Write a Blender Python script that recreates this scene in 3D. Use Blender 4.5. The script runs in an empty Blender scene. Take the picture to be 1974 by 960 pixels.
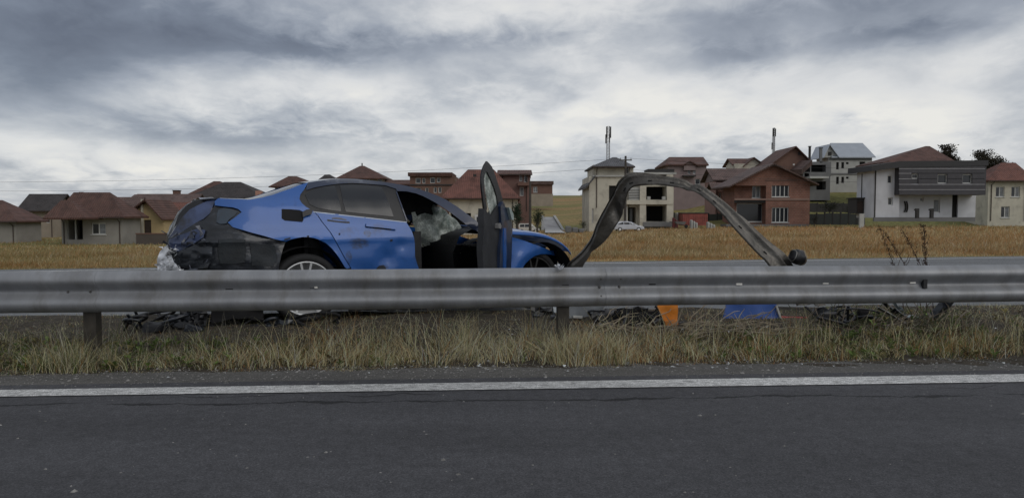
import bpy, bmesh, math, random
import numpy as np
from mathutils import Vector, Matrix, noise as mn
from mathutils.geometry import delaunay_2d_cdt
R = math.radians
random.seed(7); rng = np.random.default_rng(7)
S = bpy.context.scene
COL = S.collection

# ------------------------------------------------------------------ camera
F, CX, CY, HZ, CH = 1430.0, 987.0, 480.0, 412.0, 1.17
PITCH = math.atan((CY-HZ)/F)
cd = bpy.data.cameras.new('camera'); cam = bpy.data.objects.new('camera', cd); COL.objects.link(cam)
cd.sensor_width = 36; cd.lens = 36*F/1974; cd.clip_start = .05; cd.clip_end = 9000
cam.location = (0, 0, CH); cam.rotation_euler = (math.pi/2-PITCH, 0, 0)
S.camera = cam

# ------------------------------------------------------------------ world
W = bpy.data.worlds.new('World'); S.world = W; W.use_nodes = True
SUN_EL, SUN_AZ = 36, 140         # sun veiled by cloud behind the camera's right shoulder (azimuth clockwise from +Y)
def world():
    nt = W.node_tree; N = nt.nodes; L = nt.links; N.clear()
    def nd(t, **k):
        n = N.new(t)
        for a, b in k.items(): setattr(n, a, b)
        return n
    def mt(op, a, b=None, c=None, clamp=False):
        n = nd('ShaderNodeMath', operation=op, use_clamp=clamp)
        for i, v in enumerate((a, b, c)):
            if v is None: continue
            if isinstance(v, (int, float)): n.inputs[i].default_value = v
            else: L.new(v, n.inputs[i])
        return n.outputs[0]
    tc = nd('ShaderNodeTexCoord'); sx = nd('ShaderNodeSeparateXYZ'); L.new(tc.outputs['Generated'], sx.inputs[0])
    x, y, z = sx.outputs
    zz = mt('ADD', mt('MAXIMUM', z, 0.0), .26)
    cx, cy = mt('DIVIDE', x, zz), mt('DIVIDE', y, zz)
    cb = nd('ShaderNodeCombineXYZ'); L.new(cx, cb.inputs[0]); L.new(mt('MULTIPLY', cy, .85), cb.inputs[1])
    def noise(scale, det, rough, dist, off):
        m = nd('ShaderNodeMapping'); m.inputs['Location'].default_value = off; L.new(cb.outputs[0], m.inputs[0])
        n = nd('ShaderNodeTexNoise'); n.inputs['Scale'].default_value = scale; n.inputs['Detail'].default_value = det
        n.inputs['Roughness'].default_value = rough; n.inputs['Distortion'].default_value = dist*.5
        L.new(m.outputs[0], n.inputs['Vector']); return n.outputs[0]
    n1 = noise(1.1, 5, .5, .3, (3.1, 1.7, 0)); n2 = noise(3.0, 7, .56, .6, (9.1, 4.3, 0)); n3 = noise(9, 6, .6, .8, (1.1, 14.3, 2))
    az = mt('ARCTAN2', x, y); el = mt('ARCSINE', z)
    v = mt('ADD', mt('MULTIPLY', mt('SUBTRACT', n1, .5), .8), mt('MULTIPLY', mt('SUBTRACT', n2, .5), .68))
    v = mt('ADD', v, mt('MULTIPLY', mt('SUBTRACT', n3, .5), .34))
    v = mt('ADD', v, .615)
    # cloud banks and brighter gaps, each at its bearing
    wob = mt('MULTIPLY', mt('SUBTRACT', n2, .5), .12)
    azw = mt('ADD', az, wob); elw = mt('ADD', el, mt('MULTIPLY', mt('SUBTRACT', n3, .5), .05))
    def blob(px, py, rx, ry, amp):
        nonlocal v
        a0 = math.atan((px-CX)/F); e0 = math.atan((HZ-py)/F*math.cos(a0))
        da = mt('DIVIDE', mt('SUBTRACT', azw, a0), rx/F); de = mt('DIVIDE', mt('SUBTRACT', elw, e0), ry/F)
        q = mt('ADD', mt('MULTIPLY', da, da), mt('MULTIPLY', de, de))
        v = mt('ADD', v, mt('MULTIPLY', mt('EXPONENT', mt('MULTIPLY', q, -1.0)), amp))
    for b in [(200, 70, 300, 100, -.42), (60, 150, 260, 40, -.22), (700, 40, 260, 60, .10), (620, 102, 150, 20, -.30), (930, 205, 150, 40, -.12),
              (520, 165, 330, 42, .30), (330, 200, 170, 40, .22), (250, 310, 260, 42, .22), (1180, 250, 420, 50, .22), (1420, 190, 230, 60, .26),
              (1750, 230, 160, 55, .30), (1060, 20, 180, 60, .24), (1750, 8, 420, 30, -.24), (1730, 72, 120, 24, -.28), (1440, 112, 110, 24, -.24),
              (500, 270, 260, 24, -.18), (1650, 245, 60, 24, -.24), (850, 88, 220, 20, -.16), (1660, 130, 400, 60, .02), (1850, 330, 260, 50, .16), (1200, 232, 160, 14, -.16)]:
        blob(*b)
    rp = nd('ShaderNodeValToRGB'); L.new(v, rp.inputs[0]); e = rp.color_ramp.elements
    e[0].position = .0; e[0].color = (.095, .108, .140, 1); e[1].position = 1.0; e[1].color = (.62, .61, .58, 1)
    for p, c in ((.25, (.140, .160, .200)), (.48, (.245, .268, .310)), (.66, (.37, .388, .415)), (.82, (.52, .525, .53))):
        q = e.new(p); q.color = (*c, 1)
    sky = nd('ShaderNodeTexSky', sky_type='NISHITA', sun_disc=False); sky.sun_elevation = R(SUN_EL); sky.sun_rotation = R(SUN_AZ)
    sc = nd('ShaderNodeVectorMath', operation='SCALE'); L.new(rp.outputs[0], sc.inputs[0]); sc.inputs['Scale'].default_value = 10.0
    mx = nd('ShaderNodeMixRGB'); mx.inputs[0].default_value = .05; L.new(sc.outputs[0], mx.inputs[1]); L.new(sky.outputs[0], mx.inputs[2])
    bg = nd('ShaderNodeBackground'); bg.inputs[1].default_value = .1; L.new(mx.outputs[0], bg.inputs[0])
    o = nd('ShaderNodeOutputWorld'); L.new(bg.outputs[0], o.inputs[0])
world()
sd = bpy.data.lights.new('sun', 'SUN'); sd.energy = .60; sd.angle = R(40); sd.color = (1, .95, .88)
sun = bpy.data.objects.new('sun', sd); COL.objects.link(sun)
sv = Vector((math.sin(R(SUN_AZ))*math.cos(R(SUN_EL)), math.cos(R(SUN_AZ))*math.cos(R(SUN_EL)), math.sin(R(SUN_EL))))
sun.rotation_euler = sv.to_track_quat('Z', 'Y').to_euler()
S.view_settings.view_transform = 'Standard'; S.view_settings.look = 'None'; S.view_settings.gamma = 1; S.view_settings.exposure = .42

# ------------------------------------------------------------------ helpers
def ray(px, py):
    a = (px-CX)/F; b = (CY-py)/F; c, s = math.cos(PITCH), math.sin(PITCH)
    return Vector((a, c+b*s, -s+b*c))
def at(px, py, d):                      # the point at world depth d that this direction meets
    r = ray(px, py); return Vector((0, 0, CH))+r*(d/r.y)
def gnd(px, py, z=0):
    r = ray(px, py); return Vector((0, 0, CH))+r*((z-CH)/r.z)

def tag(o, label=None, cat=None, group=None, kind=None):
    if label: o['label'] = label
    if cat: o['category'] = cat
    if group: o['group'] = group
    if kind: o['kind'] = kind
    return o
def empty(name, loc, rz=0, **k):
    o = bpy.data.objects.new(name, None); COL.objects.link(o); o.location = loc; o.rotation_euler = (0, 0, rz)
    o.empty_display_size = .2
    return tag(o, **k)
class MB:
    def __init__(s): s.v = []; s.f = []
    def add(s, vs, fs):
        n = len(s.v); s.v += [tuple(v) for v in vs]; s.f += [tuple(i+n for i in f) for f in fs]; return s
    def box(s, x0, x1, y0, y1, z0, z1):
        return s.add([(x0,y0,z0),(x1,y0,z0),(x1,y1,z0),(x0,y1,z0),(x0,y0,z1),(x1,y0,z1),(x1,y1,z1),(x0,y1,z1)],
                     [(0,3,2,1),(4,5,6,7),(0,1,5,4),(1,2,6,5),(2,3,7,6),(3,0,4,7)])
    def bar(s, a, b, w, h=None, up=(0,0,1)):
        h = h or w; a = Vector(a); b = Vector(b); t = (b-a).normalized(); u = Vector(up)
        if abs(t.dot(u)) > .98: u = Vector((1, 0, 0))
        r = t.cross(u).normalized(); u = r.cross(t)
        vs = [p+r*(i*w/2)+u*(j*h/2) for p in (a, b) for i, j in ((-1,-1),(1,-1),(1,1),(-1,1))]
        return s.add(vs, [(0,1,2,3),(7,6,5,4),(0,4,5,1),(1,5,6,2),(2,6,7,3),(3,7,4,0)])
    def tube(s, pts, rad, n=8, cap=True):
        pts = [Vector(p) for p in pts]; base = len(s.v); m = len(pts)
        if not hasattr(rad, '__len__'): rad = [rad]*m
        ref = Vector((0, 0, 1))
        for i, p in enumerate(pts):
            t = (pts[min(i+1, m-1)]-pts[max(i-1, 0)]).normalized()
            if abs(t.dot(ref)) > .95: ref = Vector((1, .1, 0)).normalized()
            a = t.cross(ref).normalized(); b = t.cross(a)
            for k in range(n):
                q = 2*math.pi*k/n; s.v.append(tuple(p+(a*math.cos(q)+b*math.sin(q))*rad[i]))
        for i in range(m-1):
            for k in range(n):
                s.f.append((base+i*n+k, base+i*n+(k+1)%n, base+(i+1)*n+(k+1)%n, base+(i+1)*n+k))
        if cap: s.f.append(tuple(base+k for k in range(n))[::-1]); s.f.append(tuple(base+(m-1)*n+k for k in range(n)))
        return s
    def lathe(s, prof, n=32, c=(0,0,0), axis='y'):       # prof: (radius, along)
        base = len(s.v); m = len(prof)
        for r_, y in prof:
            for k in range(n):
                q = 2*math.pi*k/n; a, b = r_*math.cos(q), r_*math.sin(q)
                p = {'y': (a, y, b), 'z': (a, b, y), 'x': (y, a, b)}[axis]
                s.v.append((p[0]+c[0], p[1]+c[1], p[2]+c[2]))
        for i in range(m-1):
            for k in range(n): s.f.append((base+i*n+k, base+i*n+(k+1)%n, base+(i+1)*n+(k+1)%n, base+(i+1)*n+k))
        return s
    def grid(s, P):                                       # P[i][j] points
        base = len(s.v); m = len(P); n = len(P[0])
        for row in P: s.v += [tuple(p) for p in row]
        for i in range(m-1):
            for j in range(n-1): s.f.append((base+i*n+j, base+(i+1)*n+j, base+(i+1)*n+j+1, base+i*n+j+1))
        return s
def obj(name, mb, m, parent=None, smooth=False, loc=None, **k):
    me = bpy.data.meshes.new(name)
    me.from_pydata(mb.v, [], mb.f); me.update()
    if smooth: me.polygons.foreach_set('use_smooth', [True]*len(me.polygons))
    if m is not None: me.materials.append(m)
    o = bpy.data.objects.new(name, me); COL.objects.link(o)
    if parent is not None: o.parent = parent
    if loc is not None: o.location = loc
    return tag(o, **k)
def recalc(o, angle=None):
    bm = bmesh.new(); bm.from_mesh(o.data); bmesh.ops.remove_doubles(bm, verts=bm.verts, dist=1e-5)
    bmesh.ops.recalc_face_normals(bm, faces=bm.faces); bm.to_mesh(o.data); bm.free()
    if angle: o.data.shade_smooth = None if False else o.data.set_sharp_from_angle(angle=R(angle)) if hasattr(o.data, 'set_sharp_from_angle') else None
    return o
def smooth_angle(o, deg=35):
    o.data.polygons.foreach_set('use_smooth', [True]*len(o.data.polygons)); o.data.set_sharp_from_angle(angle=R(deg)); return o
def bevel(o, w, seg=2):
    m = o.modifiers.new('b', 'BEVEL'); m.width = w; m.segments = seg; m.limit_method = 'ANGLE'; return o
def copy_tree(o, parent=None):
    c = o.copy(); COL.objects.link(c); c.parent = parent
    for ch in list(o.children): copy_tree(ch, c)
    return c

MATS = {}
def mat(name, col, rough=.7, var=.15, scale=3, bump=0, bscale=40, metal=0, coat=0, dirt=None, dscale=2, dthr=.55, spec=.5, stretch=(1,1,1), det=5):
    if name in MATS: return MATS[name]
    m = bpy.data.materials.new(name); m.use_nodes = True; nt = m.node_tree; N = nt.nodes; L = nt.links
    b = N['Principled BSDF']; b.inputs['Roughness'].default_value = rough; b.inputs['Metallic'].default_value = metal
    b.inputs['Coat Weight'].default_value = coat; b.inputs['Coat Roughness'].default_value = .08; b.inputs['Specular IOR Level'].default_value = spec
    tc = N.new('ShaderNodeTexCoord'); mp = N.new('ShaderNodeMapping'); mp.inputs['Scale'].default_value = stretch; L.new(tc.outputs['Object'], mp.inputs[0])
    n = N.new('ShaderNodeTexNoise'); n.inputs['Scale'].default_value = scale; n.inputs['Detail'].default_value = det; L.new(mp.outputs[0], n.inputs['Vector'])
    r = N.new('ShaderNodeValToRGB'); L.new(n.outputs[0], r.inputs[0]); e = r.color_ramp.elements
    e[0].position = .3; e[1].position = .7
    e[0].color = (*[max(0, c*(1-var)) for c in col], 1); e[1].color = (*[min(1, c*(1+var)) for c in col], 1)
    out = r.outputs[0]
    if dirt:
        n2 = N.new('ShaderNodeTexNoise'); n2.inputs['Scale'].default_value = dscale; n2.inputs['Detail'].default_value = 8; n2.inputs['Roughness'].default_value = .65
        L.new(mp.outputs[0], n2.inputs['Vector'])
        r2 = N.new('ShaderNodeValToRGB'); L.new(n2.outputs[0], r2.inputs[0]); r2.color_ramp.elements[0].position = dthr-.08; r2.color_ramp.elements[1].position = dthr+.1
        mx = N.new('ShaderNodeMixRGB'); L.new(r2.outputs[0], mx.inputs[0]); L.new(out, mx.inputs[1]); mx.inputs[2].default_value = (*dirt, 1); out = mx.outputs[0]
    L.new(out, b.inputs['Base Color'])
    if bump:
        n3 = N.new('ShaderNodeTexNoise'); n3.inputs['Scale'].default_value = bscale; n3.inputs['Detail'].default_value = 4; L.new(mp.outputs[0], n3.inputs['Vector'])
        bp = N.new('ShaderNodeBump'); bp.inputs['Strength'].default_value = bump; bp.inputs['Distance'].default_value = .02; L.new(n3.outputs[0], bp.inputs['Height']); L.new(bp.outputs[0], b.inputs['Normal'])
    MATS[name] = m; return m

def attr_mat(name, rough=.8, trans=.25):
    m = bpy.data.materials.new(name); m.use_nodes = True; nt = m.node_tree; N = nt.nodes; L = nt.links
    b = N['Principled BSDF']; b.inputs['Roughness'].default_value = rough; b.inputs['Specular IOR Level'].default_value = .15
    a = N.new('ShaderNodeAttribute'); a.attribute_name = 'tint'; L.new(a.outputs['Color'], b.inputs['Base Color'])
    if trans:
        t = N.new('ShaderNodeBsdfTranslucent'); L.new(a.outputs['Color'], t.inputs[0]); mx = N.new('ShaderNodeMixShader'); mx.inputs[0].default_value = trans
        L.new(b.outputs[0], mx.inputs[1]); L.new(t.outputs[0], mx.inputs[2]); L.new(mx.outputs[0], N['Material Output'].inputs[0])
    return m
GRASS = attr_mat('grass_blades')

# ---- materials
def asphalt(name, base, crack_fn=None, dark=.75):
    m = bpy.data.materials.new(name); m.use_nodes = True; nt = m.node_tree; N = nt.nodes; L = nt.links; b = N['Principled BSDF']
    b.inputs['Roughness'].default_value = .82; b.inputs['Specular IOR Level'].default_value = .35
    g = N.new('ShaderNodeTexCoord')
    def noise(sc, det=4, ro=.6, st=(1,1,1)):
        mp = N.new('ShaderNodeMapping'); mp.inputs['Scale'].default_value = st; L.new(g.outputs['Object'], mp.inputs[0])
        n = N.new('ShaderNodeTexNoise'); n.inputs['Scale'].default_value = sc; n.inputs['Detail'].default_value = det; n.inputs['Roughness'].default_value = ro; L.new(mp.outputs[0], n.inputs['Vector']); return n.outputs[0]
    def ramp(src, stops):
        r = N.new('ShaderNodeValToRGB'); L.new(src, r.inputs[0]); e = r.color_ramp.elements
        while len(e) < len(stops): e.new(.5)
        for q, (p, c) in zip(e, stops): q.position = p; q.color = (*c, 1) if hasattr(c, '__len__') else (c, c, c, 1)
        return r.outputs[0]
    def mul(a, bb, f=1.0):
        x = N.new('ShaderNodeMixRGB'); x.blend_type = 'MULTIPLY'; x.inputs[0].default_value = f; L.new(a, x.inputs[1]); L.new(bb, x.inputs[2]); return x.outputs[0]
    big = ramp(noise(.7, 5, .6, (.5, 1.6, 1)), [(.3, tuple(c*.76 for c in base)), (.7, tuple(c*1.22 for c in base))])
    mid = ramp(noise(14, 4), [(.3, .82), (.7, 1.18)])
    fine = ramp(noise(130, 3, .8), [(.28, .30), (.5, 1.0), (.72, 2.2)])
    col = mul(mul(big, mid), fine)
    v = N.new('ShaderNodeTexVoronoi'); v.inputs['Scale'].default_value = 26; L.new(g.outputs['Object'], v.inputs['Vector'])
    sp = ramp(v.outputs['Distance'], [(.0, 1.0), (.10, 1.0), (.15, 0.0)]); 
    rare = ramp(noise(9, 2), [(.56, 0.0), (.66, .55)])
    f2 = mul(sp, rare); mx = N.new('ShaderNodeMixRGB'); L.new(f2, mx.inputs[0]); L.new(col, mx.inputs[1]); mx.inputs[2].default_value = (.17, .17, .17, 1); col = mx.outputs[0]
    hh = noise(150, 3, .7)
    if crack_fn: col, hh = crack_fn(N, L, g, noise, ramp, mul, col, hh)
    L.new(col, b.inputs['Base Color'])
    bp = N.new('ShaderNodeBump'); bp.inputs['Strength'].default_value = .6; bp.inputs['Distance'].default_value = .006; L.new(hh, bp.inputs['Height']); L.new(bp.outputs[0], b.inputs['Normal'])
    return m
def cracks(N, L, g, noise, ramp, mul, col, hh):
    # long wandering crack beside the edge line, given by its own course along the road
    sx = N.new('ShaderNodeSeparateXYZ'); L.new(g.outputs['Object'], sx.inputs[0]); x, y, z = sx.outputs
    def mt(op, a, b=None):
        n = N.new('ShaderNodeMath'); n.operation = op
        for i, v in enumerate((a, b)):
            if v is None: continue
            if isinstance(v, (int, float)): n.inputs[i].default_value = v
            else: L.new(v, n.inputs[i])
        return n.outputs[0]
    wob = mt('ADD', mt('MULTIPLY', mt('SUBTRACT', noise(.9, 3, .5, (1, 0, 0)), .5), .30), mt('MULTIPLY', mt('SUBTRACT', noise(11, 4, .7, (1, 0, 0)), .5), .13))
    yc = mt('ADD', mt('ADD', mt('MULTIPLY', x, .045), 4.60), wob)
    dist = mt('ABSOLUTE', mt('SUBTRACT', y, yc))
    w = mt('MULTIPLY', mt('MAXIMUM', mt('SUBTRACT', noise(2.1, 2, .5, (1, 0, 0)), .36), 0.0), .115)
    m_ = mt('MULTIPLY', mt('LESS_THAN', dist, w), .85)
    # thin side branches
    yc2 = mt('ADD', mt('ADD', mt('MULTIPLY', x, .05), 4.78), mt('MULTIPLY', mt('SUBTRACT', noise(1.7, 4, .6, (1, 0, 0)), .5), .55))
    m2 = mt('MULTIPLY', mt('LESS_THAN', mt('ABSOLUTE', mt('SUBTRACT', y, yc2)), mt('MULTIPLY', mt('MAXIMUM', mt('SUBTRACT', noise(1.1, 2, .5, (1, .1, 0)), .52), 0.0), .12)), .8)
    mm = mt('MAXIMUM', m_, m2)
    mx = N.new('ShaderNodeMixRGB'); L.new(mm, mx.inputs[0]); L.new(col, mx.inputs[1]); mx.inputs[2].default_value = (.008, .008, .009, 1)
    return mx.outputs[0], mt('SUBTRACT', hh, mt('MULTIPLY', mm, 1.5))
A_NEAR = asphalt('asphalt_near', (.056, .056, .061), cracks)
A_FAR = asphalt('asphalt_far', (.14, .145, .15))
def line_paint():
    m = asphalt('edge_line_paint', (.5, .5, .49)); nt = m.node_tree; N = nt.nodes; L = nt.links; b = N['Principled BSDF']
    src = b.inputs['Base Color'].links[0].from_socket
    g = N.new('ShaderNodeTexCoord'); mp = N.new('ShaderNodeMapping'); mp.inputs['Scale'].default_value = (5, 22, 1); L.new(g.outputs['Object'], mp.inputs[0])
    n = N.new('ShaderNodeTexNoise'); n.inputs['Scale'].default_value = 2.2; n.inputs['Detail'].default_value = 8; n.inputs['Roughness'].default_value = .75; L.new(mp.outputs[0], n.inputs['Vector'])
    r = N.new('ShaderNodeValToRGB'); L.new(n.outputs[0], r.inputs[0]); r.color_ramp.elements[0].position = .50; r.color_ramp.elements[1].position = .60; r.color_ramp.elements[1].color = (.8, .8, .8, 1)
    mx = N.new('ShaderNodeMixRGB'); L.new(r.outputs[0], mx.inputs[0]); L.new(src, mx.inputs[1]); mx.inputs[2].default_value = (.09, .09, .09, 1); L.new(mx.outputs[0], b.inputs['Base Color'])
    return m
PAINT = line_paint()
def zinc_mat():
    m = mat('galvanised_steel', (.255, .262, .275), .48, .16, 2.5, .12, 30, metal=.3, dirt=(.18, .178, .175), dscale=1.6, dthr=.56, stretch=(2.6, 1, .9)); return m
ZINC = zinc_mat()
ZINC_OLD = mat('weathered_steel', (.20, .195, .185), .42, .25, 5, .15, 14, metal=.6, dirt=(.10, .085, .07), dscale=4, dthr=.60)
BLUE = mat('blue_car_paint', (.014, .090, .33), .40, .10, 3, .0, 6, metal=.1, coat=.45, dirt=(.012, .035, .12), dscale=3, dthr=.66)
BLUE_D = mat('blue_grey_scraped_paint', (.045, .065, .14), .40, .3, 6, .2, 9, metal=.2, coat=.4, dirt=(.02, .022, .03), dscale=4, dthr=.55)
BLACKP = mat('black_trim', (.008, .008, .010), .45, .3, 8, .1, 20)
DARKM = mat('dark_bare_metal', (.012, .015, .021), .38, .5, 9, .5, 9, metal=.2, dirt=(.085, .095, .11), dscale=9, dthr=.66, coat=.35, stretch=(1, 1, 2.2))
SLATEM = mat('slate_green_panel', (.012, .016, .020), .7, .4, 6, .3, 20)
DUSTB = mat('cabin_dark', (.008, .008, .009), .8, .3, 4)
RUB = mat('tyre_rubber', (.012, .012, .013), .8, .3, 10, .2, 60)
ALLOY = mat('alloy_rim', (.60, .61, .62), .36, .1, 6, 0, metal=.35)
GLASSD = mat('tinted_glass', (.014, .016, .020), .16, .2, 2, 0, spec=.6)
LINER = mat('wheel_liner', (.006, .006, .007), .9, .3, 10)
SILVM = mat('torn_silver_metal', (.66, .68, .72), .4, .3, 14, .3, 20, metal=.15, dirt=(.06, .06, .065), dscale=12, dthr=.58)
def shatter():
    m = bpy.data.materials.new('shattered_glass'); m.use_nodes = True; nt = m.node_tree; N = nt.nodes; L = nt.links; b = N['Principled BSDF']
    g = N.new('ShaderNodeTexCoord'); v = N.new('ShaderNodeTexVoronoi'); v.feature = 'DISTANCE_TO_EDGE'; v.inputs['Scale'].default_value = 26; L.new(g.outputs['Object'], v.inputs['Vector'])
    n = N.new('ShaderNodeTexNoise'); n.inputs['Scale'].default_value = 7; n.inputs['Detail'].default_value = 5; L.new(g.outputs['Object'], n.inputs['Vector'])
    r = N.new('ShaderNodeValToRGB'); L.new(n.outputs[0], r.inputs[0]); e = r.color_ramp.elements; e[0].position = .32; e[1].position = .68; e[0].color = (.15, .19, .165, 1); e[1].color = (.78, .82, .77, 1)
    r2 = N.new('ShaderNodeValToRGB'); L.new(v.outputs[0], r2.inputs[0]); e = r2.color_ramp.elements; e[0].position = 0; e[1].position = .09; e[0].color = (1.5, 1.5, 1.5, 1); e[1].color = (.9, .9, .9, 1)
    mx = N.new('ShaderNodeMixRGB'); mx.blend_type = 'MULTIPLY'; mx.inputs[0].default_value = 1; L.new(r.outputs[0], mx.inputs[1]); L.new(r2.outputs[0], mx.inputs[2]); L.new(mx.outputs[0], b.inputs['Base Color'])
    b.inputs['Roughness'].default_value = .35
    t = N.new('ShaderNodeBsdfTranslucent'); L.new(mx.outputs[0], t.inputs[0]); ms = N.new('ShaderNodeMixShader'); ms.inputs[0].default_value = .4
    L.new(b.outputs[0], ms.inputs[1]); L.new(t.outputs[0], ms.inputs[2]); L.new(ms.outputs[0], N['Material Output'].inputs[0]); return m
SHATTER = shatter()

# ------------------------------------------------------------------ the ground
TAB = {-400: [(22,-.3),(50,-1.6),(80,-2.2),(100,-2.0),(150,1),(250,3),(600,6),(3000,8)],
       300: [(22,-.3),(50,-1.6),(80,-2.2),(100,-2.0),(150,1),(250,3),(600,6),(3000,8)],
       800: [(22,-.25),(50,-1.2),(80,-1.9),(100,-1.4),(150,1),(250,3.5),(400,7.5),(3000,8)],
       1080: [(22,-.2),(50,-.7),(90,-1.2),(150,.8),(250,4.6),(400,10.6),(480,9.6),(3000,8)],
       1280: [(22,-.15),(50,-.5),(90,-.7),(110,.3),(150,4),(250,8),(400,11),(3000,9)],
       1480: [(22,-.1),(50,-.3),(90,-.5),(110,2.0),(130,5.0),(200,8.5),(400,12),(3000,10)],
       2400: [(22,-.1),(50,-.3),(90,-.5),(110,2.2),(130,5.6),(200,9.5),(400,14),(3000,12)]}
KEYS = sorted(TAB)
def road_far(X): return 17.6+.2*X      # far edge of the other carriageway
def road_near(X): return 8.35+.09*X
def prof(k, d):
    t = TAB[k]
    if d <= t[0][0]: return t[0][1]
    for (a, za), (b, zb) in zip(t, t[1:]):
        if d <= b:
            f = (d-a)/(b-a); f = f*f*(3-2*f) if b < 500 else f; return za+(zb-za)*f
    return t[-1][1]
def mound(X, Y):
    # the narrow median: a slight hump with ruts
    r0, r1 = 5.75+.075*X, road_near(X)
    if Y <= r0 or Y >= r1: return 0
    f = (Y-r0)/(r1-r0); return .13*math.sin(math.pi*min(1, f*1.25))**.6 if f < .8 else .13*math.sin(math.pi*.98)**.6*(1-f)/.2
def mound(X, Y):
    r0, r1 = 5.6+.075*X, road_near(X)
    if Y <= r0 or Y >= r1: return 0
    f = (Y-r0)/(r1-r0); s = min(1, f/.45)*min(1, (1-f)/.12); return .125*s*s*(3-2*s)
def T(X, Y):
    e = road_far(X)
    if Y < e+.3: return (mound(X, Y) if Y > 5 else 0)
    px = CX+F*X/Y; px = min(max(px, KEYS[0]), KEYS[-1])
    for a, b in zip(KEYS, KEYS[1:]):
        if px <= b: break
    f = (px-a)/(b-a); f = f*f*(3-2*f)
    z = prof(a, Y)*(1-f)+prof(b, Y)*f
    g = min(1, (Y-e)/6.0)
    z = z*g
    if Y > 30: z += .25*min(1, (Y-30)/40)*mn.noise((X*.03, Y*.03, 0))
    return z
def ground():
    xs = list(np.linspace(-14, 14, 141)); a = 14.0
    while a < 3500: a *= 1.13; xs = [-a]+xs+[a]
    ys = list(np.arange(-6, 4.5, .75))+list(np.arange(4.6, 9.8, .1)); b = 10.0
    while b < 4500: ys.append(b); b *= 1.045
    P = []
    for y in ys:
        row = []
        for x in xs:
            z = T(x, y)
            if -6.5 < y < 4.75+.065*x or (road_near(x)+.1 < y < road_far(x)-.1): z -= .012
            elif 5 < y < 9.5: z += .018*mn.noise((x*2.3, y*2.3, 1))+.01*mn.noise((x*7, y*7, 3)) if y > 5.6 else 0
            row.append((x, y, z))
        P.append(row)
    m = bpy.data.materials.new('earth_and_turf'); m.use_nodes = True; nt = m.node_tree; N = nt.nodes; L = nt.links; bs = N['Principled BSDF']; bs.inputs['Roughness'].default_value = .95; bs.inputs['Specular IOR Level'].default_value = .1
    g = N.new('ShaderNodeTexCoord')
    def noise(sc, det, st=(1,1,1)):
        mp = N.new('ShaderNodeMapping'); mp.inputs['Scale'].default_value = st; L.new(g.outputs['Object'], mp.inputs[0])
        n = N.new('ShaderNodeTexNoise'); n.inputs['Scale'].default_value = sc; n.inputs['Detail'].default_value = det; n.inputs['Roughness'].default_value = .62; L.new(mp.outputs[0], n.inputs['Vector']); return n.outputs[0]
    def ramp(src, stops):
        r = N.new('ShaderNodeValToRGB'); L.new(src, r.inputs[0]); e = r.color_ramp.elements
        while len(e) < len(stops): e.new(.5)
        for q, (p, c) in zip(e, stops): q.position = p; q.color = (*c, 1)
        return r.outputs[0]
    c1 = ramp(noise(.02, 6, (.35, 1, 1)), [(.31, (.12, .13, .05)), (.45, (.20, .19, .075)), (.56, (.33, .23, .11)), (.69, (.27, .165, .075))])
    c2 = ramp(noise(1.7, 6), [(.3, (.5, .5, .5)), (.7, (1.25, 1.25, 1.25))])
    x = N.new('ShaderNodeMixRGB'); x.blend_type = 'MULTIPLY'; x.inputs[0].default_value = 1; L.new(c1, x.inputs[1]); L.new(c2, x.inputs[2])
    # bare soil near the roads
    sp = N.new('ShaderNodeSeparateXYZ'); L.new(g.outputs['Object'], sp.inputs[0]); lt = N.new('ShaderNodeMath'); lt.operation = 'LESS_THAN'; L.new(sp.outputs[1], lt.inputs[0]); lt.inputs[1].default_value = 12.0
    soil = ramp(noise(9, 6), [(.3, (.035, .030, .024)), (.7, (.09, .078, .062))])
    x2 = N.new('ShaderNodeMixRGB'); L.new(lt.outputs[0], x2.inputs[0]); L.new(x.outputs[0], x2.inputs[1]); L.new(soil, x2.inputs[2]); L.new(x2.outputs[0], bs.inputs['Base Color'])
    bp = N.new('ShaderNodeBump'); bp.inputs['Strength'].default_value = .7; bp.inputs['Distance'].default_value = .05; L.new(noise(20, 5), bp.inputs['Height']); L.new(bp.outputs[0], bs.inputs['Normal'])
    mb = MB().grid(P); mb.f = [f[::-1] for f in mb.f]
    obj('ground', mb, m, smooth=True, kind='structure')
ground()
def strip(name, e0, e1, z, m, x0=-14, x1=16, step=1, kind='structure', jit=0, ny=1):
    rows = []; x = x0
    while x <= x1+1e-6:
        a, b = e0(x), e1(x)
        if jit: b += jit*mn.noise((x*1.3, 0, 9))+jit*.6*mn.noise((x*6, 0, 2)); 
        rows.append([(x, a+(b-a)*k/ny, z if k == 0 or not jit else z) for k in range(ny+1)]); x += step
    mb = MB().grid(rows)
    return obj(name, mb, m, kind=kind)
L0, L1 = gnd(127, 765), gnd(1846, 740); U0, U1 = gnd(127, 752), gnd(1846, 725)
def lin(a, b): return lambda x: a.y+(b.y-a.y)*(x-a.x)/(b.x-a.x)
line_in, line_out = lin(L0, L1), lin(U0, U1)
strip('road', lambda x: -6.0, lambda x: line_out(x)+.16, .004, A_NEAR, -400, 400, 4)
strip('road_edge_line', line_in, line_out, .010, PAINT, -60, 60, .5)
A_SH = asphalt('crumbled_shoulder', (.092, .088, .082))
strip('road_shoulder', lambda x: line_out(x)+.16, lambda x: 5.62+.075*x, .002, A_SH, -24, 24, .06, jit=.10)
strip('far_road', road_near, road_far, .004, A_FAR, -44, 90, 1)
strip('far_road_edge_line', lambda x: road_near(x)+.12, lambda x: road_near(x)+.30, .010, PAINT, -30, 40, .5)
strip('far_road_edge_line', lambda x: road_far(x)-.75, lambda x: road_far(x)-.60, .010, PAINT, -30, 60, .5)

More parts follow.
